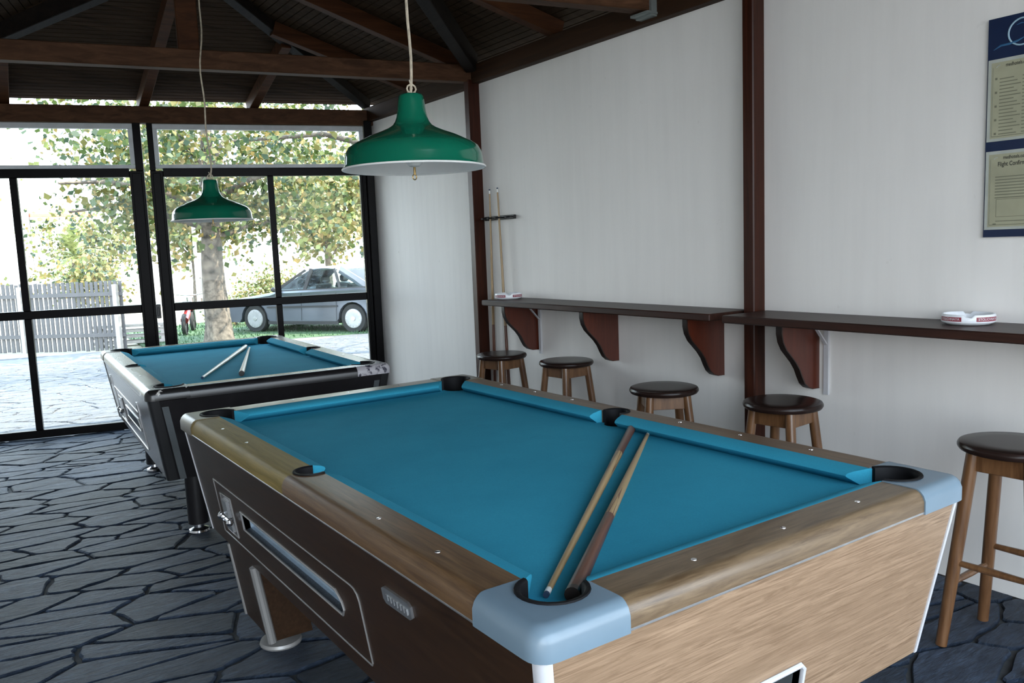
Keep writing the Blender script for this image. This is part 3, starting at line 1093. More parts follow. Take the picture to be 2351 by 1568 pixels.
    # ---- pockets: horseshoe liner on top, drop cup below
    def pocket(cx, cy, r, a0, a1, zt):
        pk = B()
        n = 18
        rings = []
        for k in range(n+1):
            a = math.radians(a0+(a1-a0)*k/n)
            c, s = math.cos(a), math.sin(a)
            prof = [(r-0.002, ZB-0.02), (r-0.002, zt), (r+0.002, zt+0.004), (r+0.009, zt+0.004), (r+0.0105, zt), (r+0.0105, ZB-0.02)]
            rings.append([(cx+c*q, cy+s*q, z) for q, z in prof])
        pk.loops(rings)
        o = pk.build('pocket_liner', M['pocket'], t, angle=60)
        cup = B()
        cup.lathe([(0.001, ZB-0.13), (r*0.8, ZB-0.125), (r+0.004, ZB-0.07), (r+0.004, ZB-0.028), (r+0.010, ZB-0.028), (r+0.010, ZB-0.075), (r*0.8+.006, ZB-0.135), (0.001, ZB-0.14)], (cx, cy, 0), 20)
        cup.build('pocket_cup', M['pocket'], o)
    for sx_ in (-1, 1):
        for sy_ in (-1, 1):
            ctr = math.degrees(math.atan2(sy_, sx_))
            pocket(sx_*(hx-PC), sy_*(hy-PC), PR, ctr-122, ctr+122, 0.8215)
        ctr = 0 if sx_ > 0 else 180
        pocket(sx_*(hx-MC), 0, MR-0.010, ctr-116, ctr+116, 0.8195)
    # ---- cushions
    PROF = [(RWD-0.002, ZB), (RWD-0.002, 0.8195), (RWD+0.004, 0.8205), (RWD+0.034, 0.812), (RWD+0.046, 0.806), (RWD+0.049, 0.800), (RWD+0.046, 0.796), (RWD+0.020, ZB)]
    def cushion(fn, a0, a1, c0, c1):
        rings = []
        for e, c in ((a0, c0), (a1, c1)):
            rings.append([fn(e+c*max(0, (d-RWD))/0.049, d, z) for d, z in PROF])
        b = B(); b.loops(rings); b.build('cushion', M['cloth'], t, angle=40)
    for sx_ in (-1, 1):
        f = lambda e, d, z, s=sx_: (s*(hx-d), e, z)
        cushion(f, -hy+PC+0.066, -MR-0.004, 0.045, -0.012)
        cushion(f, MR+0.004, hy-PC-0.066, 0.012, -0.045)
    for sy_ in (-1, 1):
        f = lambda e, d, z, s=sy_: (e, s*(hy-d), z)
        cushion(f, -hx+PC+0.066, hx-PC-0.066, 0.045, -0.045)
    # ---- rail screws
    for x, y in mt['screws']:
        b = B(); b.lathe([(0.0065, 0), (0.006, 0.0015), (0.001, 0.002)], (x-hx, y-hy, 0.8195), 10, cap1=True); b.build('rail_screw', M['chrome'], t)
    # ---- tapered cabinet
    ZT, ZL = 0.765, mt['skirt']
    I0, I1 = 0.012, 0.075
    H = ZT-ZL
    SL = math.hypot(H, I1-I0)
    def side_fn(sx_):
        nx, nz = H/SL, (I1-I0)/SL
        def f(y, d, o=0.0):
            k = d/SL
            return (sx_*(hx-(I0+(I1-I0)*k)+o*nx), y, ZT-H*k-o*nz)
        return f
    def end_fn(sy_):
        ny, nz = H/SL, (I1-I0)/SL
        def f(x, d, o=0.0):
            k = d/SL
            return (x, sy_*(hy-(I0+(I1-I0)*k)+o*ny), ZT-H*k-o*nz)
        return f
    CU = 0.010
    def ptrap(h):
        return [(-h+I0+CU, 0), (h-I0-CU, 0), (h-I1-CU, SL), (-h+I1+CU, SL)]
    TH = 0.02
    left, right = side_fn(-1), side_fn(1)
    near, far = end_fn(-1), end_fn(1)
    Y = lambda y: y-hy
    tray = [(Y(mt['tray'][0]), 0.205), (Y(mt['tray'][1]+0.03), 0.205), (Y(mt['tray'][1]), 0.228), (Y(mt['tray'][1]-0.006), 0.250), (Y(mt['tray'][1]+0.012), 0.272), (Y(mt['tray'][0]), 0.272)]
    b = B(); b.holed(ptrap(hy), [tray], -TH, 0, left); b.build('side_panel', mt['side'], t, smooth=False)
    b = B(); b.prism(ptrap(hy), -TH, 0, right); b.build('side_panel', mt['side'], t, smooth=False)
    ow = 0.084
    hole = [(-ow, 0.268), (ow, 0.268), (ow, 0.375), (-ow, 0.375)]
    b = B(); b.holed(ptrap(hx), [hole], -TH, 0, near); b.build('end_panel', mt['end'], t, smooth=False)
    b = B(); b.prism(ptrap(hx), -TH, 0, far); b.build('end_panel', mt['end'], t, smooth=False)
    b = B(); b.box((0, 0, ZL+0.012), (W-2*I1-0.02, L-2*I1-0.02, 0.02)); b.build('base_board', M['black_lam'], t)
    # ball return at the near end
    b = B()
    b.loops([[near(x, d, o) for x, d in hole] for o in (-0.002, -0.13)], cap0=False, cap1=True)
    rb = b.build('ball_return', M['grey_strip'], t, smooth=False)
    hp = [(-ow, 0.268+.012), (-ow+.012, 0.268), (ow-.012, 0.268), (ow, 0.268+.012), (ow, 0.375), (-ow, 0.375)]
    b = B(); b.tube([near(x, d, 0.003) for x, d in hp], 0.0065, 8, closed=True); b.build('opening_rim', M['white_trim'], rb)
    # ball tray in the left side
    b = B()
    b.loops([[left(y, d, o) for y, d in tray] for o in (-0.001, -0.030)], cap0=False, cap1=True)
    y0, y1 = Y(mt['tray'][0]), Y(mt['tray'][1])
    b.loops([[left(y, d, o) for y in (y0-.01, y1+.01)] + [left(y, d+.001, o+.008) for y in (y1+.01, y0-.01)] for d, o in ((0.2385, -0.029), (0.2415, -0.029))])
    tr = b.build('ball_tray', M['tray'], t, smooth=False)
    b = B(); b.tube([left(y, d, 0.002) for y, d in tray], 0.0038, 6, closed=True); b.build('tray_rim', mt['trim'], tr)
    # coin plate
    c0, c1 = Y(mt['coin'][0]), Y(mt['coin'][1])
    cp = [(c0, 0.185), (c1, 0.185), (c1, 0.332), (c0, 0.332)]
    b = B(); b.prism(cp, 0.0, 0.004, left); co = b.build('coin_plate', M['black_plastic'] if style == 'dark' else M['dark_lam'], t, smooth=False)
    b = B(); b.tube([left(y, d, 0.004) for y, d in cp], 0.003, 6, closed=True); b.build('plate_rim', mt['trim'], co)
    m0 = c0*0.75+c1*0.25; m1 = c0*0.25+c1*0.75
    b = B(); b.prism([(m0, 0.20), (m1, 0.20), (m1, 0.262), (m0, 0.262)], 0.004, 0.014, left); b.build('coin_slide', M['steel'], co, smooth=False)
    b = B(); b.prism([(m0, 0.285), (m1, 0.285), (m1, 0.318), (m0, 0.318)], 0.004, 0.012, left); b.build('coin_cup', M['steel'], co, smooth=False)
    b = B(); b.tube([left(c0-0.012, 0.270, 0.020), left(c1+0.012, 0.268, 0.020)], 0.007, 8); b.tube([left((c0+c1)/2, 0.269, 0.0), left((c0+c1)/2, 0.269, 0.03)], 0.008, 8)
    for q in (c0-0.008, c1+0.008):
        p = left(q, 0.269, 0.021)
        b.lathe([(0.001, -0.014), (0.009, -0.010), (0.013, 0), (0.009, 0.010), (0.001, 0.014)], p, 10)
    b.build('push_handle', M['chrome'], co)
    # inlaid line round the coin and tray panel
    f0, f1 = Y(mt['frame'][0]), Y(mt['frame'][1])
    fr = [(f0+.004, 0.150), (f1+0.04, 0.150), (f1+0.02, 0.153), (f1+0.006, 0.163), (f1, 0.182), (f1, 0.352), (f1+.006, 0.360), (f0+.012, 0.360)]
    b = B(); b.tube([left(y, d, 0.0015) for y, d in fr], 0.0024, 6, closed=True); b.build('panel_line', mt['trim'], t)
    # badge with a raised oval, its lettering too worn to read
    if mt['badge']:
        bb = [Y(v) for v in mt['badge']]
        q = [(bb[0]-.012, 0.073), (bb[0], 0.080), (bb[0], 0.105), (bb[0]-.012, 0.114), (bb[1]+.012, 0.112), (bb[1], 0.104), (bb[1], 0.078), (bb[1]+.012, 0.071)]
        b = B(); b.prism(q, 0, 0.006, left); bd = b.build('badge', M['steel'], t, smooth=False)
        b = B()
        for k in range(7):
            yy = bb[0]-0.022-k*0.0155
            b.prism([(yy, 0.087), (yy-0.008, 0.087), (yy-0.009, 0.101), (yy-0.001, 0.101)], 0.006, 0.0085, left)
        b.build('badge_relief', M['steel'], bd, smooth=False)
    for y in mt['locks']:
        b = B(); b.prism([(Y(y), 0.085), (Y(y)-0.035, 0.085), (Y(y)-0.035, 0.16), (Y(y), 0.16)], 0, 0.005, left); lk = b.build('lock_plate', M['steel'], t, smooth=False)
        b = B(); b.prism([(Y(y)-0.014, 0.10), (Y(y)-0.028, 0.10), (Y(y)-0.028, 0.15), (Y(y)-0.014, 0.15)], 0.005, 0.007, left); b.build('lock_slot', M['black_plastic'], lk, smooth=False)
    # corner mouldings
    for sx_ in (-1, 1):
        for sy_ in (-1, 1):
            rings = []
            e = 0.0035
            for z, i in ((mt['cap_z']+0.010, I0+(I1-I0)*(ZT-mt['cap_z']-.010)/H), (ZL, I1)):
                prof = [(-e, mt['mould']), (-e, 0.014)] + [(0.014-(0.014+e)*math.cos(math.radians(a)), 0.014-(0.014+e)*math.sin(math.radians(a))) for a in (22, 45, 68)] + [(0.014, -e), (mt['mould'], -e), (mt['mould'], 0.006), (0.012, 0.012), (0.006, mt['mould'])]
                rings.append([(sx_*(hx-i-px), sy_*(hy-i-py), z) for px, py in prof])
            b = B(); b.loops(rings); cm = b.build('corner_moulding', mt['corner'], t, angle=40)
            if style == 'dark':
                fn = near if sy_ < 0 else far
                a, c = sx_*(hx-I0-0.055), sx_*(hx-I0-0.085)
                a2, c2 = sx_*(hx-I1-0.055), sx_*(hx-I1-0.085)
                b = B(); b.prism([(a, 0.03), (c, 0.03), (c2, SL), (a2, SL)], 0, 0.002, fn); b.build('edge_strip', M['grey_strip'], t, smooth=False)
    # legs
    for sx_ in (-1, 1):
        for sy_ in (-1, 1):
            if style == 'oak':
                b = B()
                k = (I1-I0)/H
                rings = []
                for z in (ZL+0.002, 0.062):
                    i = I1+(ZL-z)*k
                    xa, xb = hx-i, hx-i-0.15
                    ya, yb = hy-0.31-(ZL-z)*0.0, hy-0.61
                    rings.append([(sx_*xa, sy_*ya, z), (sx_*xb, sy_*ya, z), (sx_*xb, sy_*yb, z), (sx_*xa, sy_*yb, z)])
                b.loops(rings)
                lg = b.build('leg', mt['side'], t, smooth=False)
                for j, w_ in ((0, 0.007), (3, 0.016)):
                    a, c = Vector(rings[0][j]), Vector(rings[1][j])
                    b = B(); b.tube([a-Vector((0, 0, 0.004)), c], w_, 10); b.build('leg_moulding', mt['leg_trim'], lg)
                fx, fy = hx-0.185, hy-0.50
                FR = 0.075
            else:
                fx, fy = hx-0.24, hy-0.33
                FR = 0.052
                b = B(); b.lathe([(0.052, 0.05), (0.054, ZL+0.005)], (sx_*fx, sy_*fy, 0), 24, True, True); lg = b.build('leg', M['black_lam'], t)
            b = B(); b.lathe([(FR, 0.0), (FR+.002, 0.006), (FR-.002, 0.016), (0.026, 0.026), (0.022, 0.066)], (sx_*fx, sy_*fy, 0), 24, True, True); b.build('foot', M['dull_alu'] if style == 'oak' else M['chrome'], lg)
    return t

NW_, NL_ = 1.334, 2.41
near_mats = dict(
    rails={(-1, -1): M['oak_rail_y'], (-1, 1): M['olive_rail'], (1, -1): M['oak_rail_y'], (1, 1): M['oak_rail_y']},
    rail_end={-1: M['oak_rail_x'], 1: M['olive_rail_x']},
    caps={(-1, -1): M['cap_blue'], (1, -1): M['cap_blue'], (-1, 1): M['cap_brown'], (1, 1): M['cap_brown']},
    cap_labels={(-1, -1): 'pale blue-grey plastic corner cap', (1, -1): 'pale blue-grey plastic corner cap', (-1, 1): 'brown plastic corner cap', (1, 1): 'brown plastic corner cap'},
    trim_line=M['steel'], trim=M['dull_alu'], leg_trim=M['dull_alu'], corner=M['white_trim'], mould=0.021, cap_z=0.763,
    side=M['oak_side_shaded'], end=M['oak_end'], skirt=0.355,
    tray=(1.79, 0.93), coin=(2.02, 1.895), frame=(2.085, 0.80), badge=(0.625, 0.486), locks=[],
    screws=[(0.055, 0.694), (0.055, 0.419), (0.055, 1.70), (0.055, 1.98), (0.418, 0.058), (0.689, 0.058), (0.958, 0.058), (1.280, 0.665), (1.280, 0.41), (1.28, 0.92), (1.28, 1.5), (1.28, 1.75), (1.28, 2.0), (0.45, 2.352), (0.7, 2.352), (0.95, 2.352)])
near_table = pool_table('oak laminate pool table with blue baize and pale blue corner caps, nearest the stools', NW_, NL_, (NW_/2, NL_/2, 0), 0, near_mats, 'oak')
FW_, FL_ = 1.24, 2.18
far_mats = dict(
    rails={k: M['dark_rail'] for k in ((-1, -1), (-1, 1), (1, -1), (1, 1))},
    rail_end={-1: M['tan_rail_x'], 1: M['tan_rail_x']},
    caps={(-1, -1): M['worn_black'], (1, -1): M['worn_chrome'], (-1, 1): M['cap_brown'], (1, 1): M['worn_black']},
    cap_labels={(-1, -1): 'black corner cap with worn pale edges', (1, -1): 'chromed corner cap with dark worn patches'},
    trim_line=M['black_plastic'], nose_end=M['black_lam'], trim=M['alu'], leg_trim=M['alu'], corner=M['black_plastic'], mould=0.045, cap_z=0.770,
    side=M['dark_lam'], end=M['black_lam'], skirt=0.36,
    tray=(1.30, 0.72), coin=(1.62, 1.46), frame=(1.80, 0.62), badge=None, locks=[1.93, 0.62],
    screws=[(0.055, 0.6), (0.055, 1.6), (1.185, 0.6), (1.185, 1.6)])
fa = math.radians(-3.2)
fc = Vector((0.008, 3.097, 0)) + Matrix.Rotation(fa, 3, 'Z') @ Vector((FW_/2, FL_/2, 0))
far_table = pool_table('dark pool table with black ends and round black legs, nearest the glass doors', FW_, FL_, fc, fa, far_mats, 'dark')

# ------------------------------------------------------------------ cues
def cue(label, p_butt, p_tip, butt_mats, shaft_mat, group, r0=0.0145, r1=0.006, tip=True, share=0.42, name='pool_cue'):
    a, c = Vector(p_butt), Vector(p_tip)
    ln = (c-a).length
    t = thing(name, label, 'cue', a, 0, group)
    t.rotation_mode = 'QUATERNION'
    t.rotation_quaternion = (c-a).to_track_quat('X', 'Z')
    rr = lambda f: r0+(r1-r0)*f
    def seg(nm, f0, f1, m, cap=0):
        b = B()
        n = 4
        b.lathe([(rr(f0+(f1-f0)*k/n), (f0+(f1-f0)*k/n)*ln) for k in range(n+1)], (0, 0, 0), 14, True, True, axis='x')
        return b.build(nm, m, t)
    seg('butt_cap', 0, 0.012, M['cue_dark'])
    seg('butt', 0.012, share, butt_mats)
    if tip:
        seg('shaft', share, 0.982, shaft_mat)
        seg('ferrule', 0.982, 0.995, M['ivory'])
        seg('tip', 0.995, 1.0, M['chalk'])
    else:
        seg('shaft', share, 1.0, shaft_mat)
    # pointed splices where butt meets shaft
    b = B()
    for k in range(4):
        a_ = k*PI/2+0.4
        f0, f1 = share-0.005, share+0.16
        r_, q = rr(f0)+0.0006, rr(f1)+0.0004
        pts = []
        for da, f, rad in ((-0.55, f0, r_), (0.55, f0, r_), (0.0, f1, q)):
            pts.append((f*ln, rad*math.cos(a_+da), rad*math.sin(a_+da)))
        b.poly(pts)
    b.build('splice', butt_mats, t, smooth=False)
    return t
ZC = 0.7755
cue('pale wooden cue with white ferrule pointing into the nearest corner pocket', (1.262, 1.124, ZC+0.0150), (0.150, 0.180, ZC+0.0065), M['cue_red'], M['cue_light'], 'cues lying on the oak table', share=0.30)
cue('red-brown cue with its thick butt end in the nearest corner pocket', (0.176, 0.133, ZC+0.0155), (1.196, 0.990, ZC+0.0066), M['cue_red'], M['cue_light'], 'cues lying on the oak table', share=0.34, r0=0.0155)
cue('pale cue lying slantwise with dark end towards the tan rail of the far table', (1.010, 4.868, ZC+0.0150), (0.389, 3.600, ZC+0.0080), M['cue_pale'], M['cue_pale'], 'cues lying on the dark table', r1=0.0072)
cue('pale cue with dark thick butt, the right one on the far table', (0.582, 3.530, ZC+0.0160), (1.030, 4.845, ZC+0.0070), M['cue_pale'], M['cue_pale'], 'cues lying on the dark table', r0=0.0155)

# ------------------------------------------------------------------ cue rack and cues on the wall
XR = 2.588
t = thing('cue_rack', 'black wall clip bar for cues beside the far wall post', 'cue rack', (XR, 3.88, 1.63))
b = B(); b.bar((-0.012, 0.19, 0), (-0.012, -0.18, 0), 0.022, 0.028, bevel=0.004); b.build('bar', M['black_plastic'], t)
for y in (0.15, 0.07, -0.02, -0.15):
    b = B(); b.tube([(-0.022, y+0.020, 0), (-0.055, y+0.024, 0), (-0.066, y+0.012, 0)], 0.007, 6); b.tube([(-0.022, y-0.020, 0), (-0.055, y-0.024, 0), (-0.066, y-0.012, 0)], 0.007, 6); b.build('clip', M['black_plastic'], t)
t = thing('cue_stand', 'low black floor tray holding the butts of the wall cues', 'cue rack', (XR-0.07, 3.86, 0))
b = B(); b.box((0, 0, 0.035), (0.12, 0.42, 0.07), bevel=0.008); b.build('base', M['black_plastic'], t)
cue('slim cue standing upright in the wall rack, right beside the post', (2.535, 3.985, 0.075), (2.545, 3.958, 1.835), M['cue_red'], M['cue_light'], 'cues standing in the wall rack', share=0.45)
cue('slim cue leaning in the wall rack, the one further from the post', (2.530, 3.775, 0.075), (2.542, 3.853, 1.838), M['cue_red'], M['cue_light'], 'cues standing in the wall rack', share=0.45)

# ------------------------------------------------------------------ bar shelves
def profile_bracket():
    top, drop, w_ = 0, 0.315, 0.275
    pts = [(1.0, 0.0), (1.0, 0.12), (0.965, 0.24), (0.88, 0.36), (0.76, 0.46), (0.64, 0.56), (0.54, 0.67), (0.47, 0.79), (0.40, 0.89), (0.30, 0.96), (0.18, 0.995), (0.0, 1.0), (0.0, 0.0)]
    return [(-u*w_, -v*drop) for u, v in pts]
SZ = 1.07
def shelf(label, y0, y1, xf, ys, metal):
    t = thing('bar_shelf', label, 'shelf', (WX, (y0+y1)/2, SZ-0.036), 0, 'bar shelves on the white wall')
    yc = (y0+y1)/2
    b = B()
    b.box(((xf-WX)/2, 0, 0.018), (WX-xf, abs(y1-y0), 0.036), bevel=0.005)
    b.build('board', M['shelf'], t)
    for y in ys:
        pts = profile_bracket()
        b = B()
        b.prism(pts, -0.014, 0.014, lambda a, c, o: (a-0.001, y-yc+o, c))
        br = b.build('bracket', M['bracket'], t, smooth=False)
        b = B()
        rings = []
        for (a, c) in pts[:-1]:
            rings.append([(a-0.003, y-yc-0.0155, c), (a-0.003, y-yc+0.0155, c), (a+0.004, y-yc+0.0155, c+0.001), (a+0.004, y-yc-0.0155, c+0.001)])
        b.loops(rings)
        b.build('bracket_edge', M['bracket_edge'], br)
    for y in metal:
        b = B()
        b.bar((-0.006, y-yc, -0.001), (-0.006, y-yc, -0.34), 0.012, 0.024, up=(0, 1, 0))
        b.bar((-0.19, y-yc, -0.006), (0.0, y-yc, -0.006), 0.024, 0.010)
        b.bar((-0.10, y-yc, -0.01), (-0.008, y-yc, -0.11), 0.016, 0.006)
        b.build('metal_bracket', M['white_trim'], t, smooth=False)
    return t
shelf('dark wooden bar shelf between the two wall posts on wavy red-brown brackets', 1.69, 3.72, 2.285, (3.50, 2.69, 1.875), (3.46,))
shelf('dark wooden bar shelf below the notice board, starting in front of the post', 1.595, -1.6, 2.262, (1.31, -0.3), (1.255, -0.36))

# ------------------------------------------------------------------ stools
def make_stool(loc, rz, label):
    t = thing('bar_stool', label, 'stool', loc, rz, 'round wooden bar stools along the wall')
    b = B()
    b.lathe([(0.001, 0.688), (0.150, 0.688), (0.162, 0.692), (0.168, 0.701), (0.168, 0.709), (0.163, 0.717), (0.152, 0.7205), (0.10, 0.7205), (0.001, 0.7205)], n=40)
    b.build('seat', M['seat'], t)
    R0, R1, ZT = 0.125, 0.212, 0.688
    pos = lambda k, z: Vector(((R0+(R1-R0)*(ZT-z)/ZT)*math.cos(k*PI/2), (R0+(R1-R0)*(ZT-z)/ZT)*math.sin(k*PI/2), z))
    for k in range(4):
        b = B(); b.tube([pos(k, 0), pos(k, 0.25), pos(k, 0.5), pos(k, ZT)], [0.0185, 0.021, 0.0215, 0.021], 14); b.build('leg', M['leg_wood'], t)
    for k in range(4):
        a, c = pos(k, 0.655), pos(k+1, 0.655)
        d = (c-a).normalized()
        b = B(); b.bar(a+d*0.012, c-d*0.012, 0.018, 0.062, bevel=0.002); b.build('apron', M['leg_wood'], t)
        z = 0.30 if k % 2 else 0.225
        a, c = pos(k, z), pos(k+1, z)
        d = (c-a).normalized()
        b = B(); b.tube([a+d*0.008, a.lerp(c, 0.5), c-d*0.008], [0.010, 0.0125, 0.010], 10); b.build('stretcher', M['leg_wood'], t)
    return t
R_ = math.radians
st = make_stool((2.157, 0.254, 0), R_(45.8), 'dark-seated wooden bar stool standing under the notice board, nearest the blue corner cap')
copy_tree(st, (2.225, 1.225, 0), R_(51), 'dark-seated wooden bar stool in front of the wall post between the shelves')
copy_tree(st, (2.130, 1.847, 0), R_(13), 'dark-seated wooden bar stool below the wavy bracket nearest the dark wall post, middle pocket side')
copy_tree(st, (2.385, 2.935, 0), R_(49), 'dark-seated wooden bar stool below the middle bracket of the long far shelf')
copy_tree(st, (2.30, 3.52, 0), R_(54), 'dark-seated wooden bar stool in front of the cue rack and far wall post')

# ------------------------------------------------------------------ ashtrays
def ashtray(label, loc, rz):
    t = thing('ashtray', label, 'ashtray', loc, rz, 'white advertising ashtrays')
    n = 64
    prof = [(0.001, 0.001), (0.074, 0.001), (0.078, 0.004), (0.092, 0.010), (0.0935, 0.014), (0.0935, 0.036), (0.091, 0.0405), (0.086, 0.041), (0.083, 0.038), (0.081, 0.014), (0.072, 0.009), (0.001, 0.009)]
    b = B()
    rings = []
    for r, z in prof:
        ring = []
        for k in range(n):
            a = 2*PI*k/n
            zz = z
            if z > 0.034:
                for c in range(4):
                    d = abs((a-(c*PI/2)+PI) % (2*PI)-PI)
                    if d < 0.10:
                        zz = z-0.009
            ring.append((r*math.cos(a), r*math.sin(a), zz))
        rings.append(ring)
    b.loops(rings, cap0=False, cap1=False)
    b.build('dish', M['ceramic'], t, angle=50)
    for c in range(4):
        a0 = PI/4+c*PI/2
        b = B()
        m = 10
        for k in range(m):
            f = lambda q, z, r=0.0939: (r*math.cos(a0-0.52+1.04*q/m), r*math.sin(a0-0.52+1.04*q/m), z)
            b.poly([f(k, 0.0165), f(k+1, 0.0165), f(k+1, 0.0325), f(k, 0.0325)])
        lb = b.build('label_band', M['red_label'], t)
        me = text_mesh('STOLICHNAYA', 0.0125, lambda x, y: (0.0943*math.cos(a0+x/0.0943), 0.0943*math.sin(a0+x/0.0943), 0.0245+y))
        me.materials.append(M['ceramic'])
        link('lettering', me, lb)
    return t
cam_dir = lambda x, y: math.atan2(-1.0129-y, -0.7233-x)
ashtray('white ashtray with red lettered labels on the shelf below the notice board', (2.478, 0.572, SZ), cam_dir(2.478, 0.572)+0.02)
ashtray('white ashtray with red lettered labels on the shelf end beside the wall cues', (2.445, 3.625, SZ), cam_dir(2.445, 3.625)+0.05)

# ------------------------------------------------------------------ notice board
t = thing('notice_board', 'navy notice board with two yellowed information sheets, above the bar shelf', 'notice board', (WX, 0.574, 1.395))
BW, BH = 0.62, 0.803
F = lambda y, z, o: (-o, -y, z)              # y to the right in the picture
b = B(); b.prism([(0, 0), (BW, 0), (BW, BH), (0, BH)], 0.0, 0.012, F); b.build('backing', M['navy'], t, smooth=False)
def sheet(z0, z1, lines, hdr, sub):
    q = [(0.004, z0), (BW-0.03, z0), (BW-0.03, z1), (0.004, z1)]
    b = B(); b.prism(q, 0.0121, 0.0145, F); sl = b.build('sleeve', M['paper_edge'], t, smooth=False)
    q = [(0.016, z0+.010), (BW-0.045, z0+.010), (BW-0.045, z1-.012), (0.016, z1-.012)]
    b = B(); b.prism(q, 0.0145, 0.0150, F); sh = b.build('sheet', M['paper'], sl, smooth=False)
    b = B()
    for a, c in (((0.022, z0+.018), (BW-.05, z0+.018)), ((0.022, z1-.03), (0.022, z0+.018))):
        b.tube([F(a[0], a[1], 0.0151), F(c[0], c[1], 0.0151)], 0.0009, 4)
    # rows of small print
    for (y, z, w_, h) in lines:
        b.prism([(y, z), (y+w_, z), (y+w_, z+h), (y, z+h)], 0.0150, 0.0153, F)
    b.build('small_print', M['ink'], sl, smooth=False)
    b = B()
    b.lathe([(0.001, 0.0005), (0.0115, 0.0005), (0.0115, 0)], (-0.0151, -0.040, z1-0.026), 18, axis='x')
    b.build('round_logo', M['ink_black'], sl, smooth=False)
    b = B()
    b.tube([F(0.033, z1-0.030, .0157), F(0.040, z1-0.024, .0157), F(0.047, z1-0.023, .0157)], 0.0016, 4)
    b.build('logo_swoosh', M['paper_edge'], sl)
    me = text_mesh('medhotels.com', 0.018, lambda x, y: F(0.108+x*0.75, z1-0.026+y, 0.0153), bold=0.0003)
    me.materials.append(M['ink_black'])
    link('heading', me, sl)
    if sub:
        me = text_mesh('Flight Confirmation', 0.0225, lambda x, y: F(0.113+x*0.74, z1-0.050+y, 0.0153), bold=0.00035)
        me.materials.append(M['ink_black'])
        link('heading', me, sl)
l1 = []
for k in range(17):
    z = 0.345+0.205-0.0125*k+0.03
    if k % 4 == 0:
        l1.append((0.030, z, 0.008, 0.008))
    l1.append((0.046, z, 0.050+0.012*((k*7) % 3), 0.0035))
    l1.append((0.125, z, 0.16+0.03*((k*5) % 4), 0.0035))
sheet(0.356, 0.655, l1, None, False)
l2 = []
for k in range(8):
    l2.append((0.040, 0.222-0.011*k, 0.40+0.04*((k*3) % 4), 0.0035))
for k in range(3):
    l2.append((0.045+0.15*k, 0.075, 0.0016, 0.065))
l2 += [(0.045, 0.14, 0.36, 0.0016), (0.045, 0.075, 0.36, 0.0016), (0.045, 0.058, 0.12, 0.003), (0.035, 0.045, 0.012, 0.006)]
sheet(0.028, 0.320, l2, None, True)
b = B()
ctr, rad = (0.118, 0.738), 0.047
b.tube([F(ctr[0]+rad*math.cos(a*PI/18), ctr[1]+rad*math.sin(a*PI/18), 0.0125) for a in range(36)], 0.0032, 6, closed=True)
b.build('ring_emblem', M['ink_pale'], t)
b = B(); b.tube([F(0.020, 0.690, .0122), F(0.045, 0.702, .0122), F(0.075, 0.702, .0122), F(0.105, 0.708, .0122), F(0.128, 0.718, .0122)], [0.001, 0.004, 0.0045, 0.004, 0.001], 6); b.build('wave_emblem', M['ink_blue'], t)
b = B(); b.tube([F(0.098, 0.764, .0122), F(0.115, 0.768, .0122), F(0.135, 0.763, .0122)], [0.001, 0.0022, 0.001], 6); b.build('wave_emblem', M['ink_blue'], t)

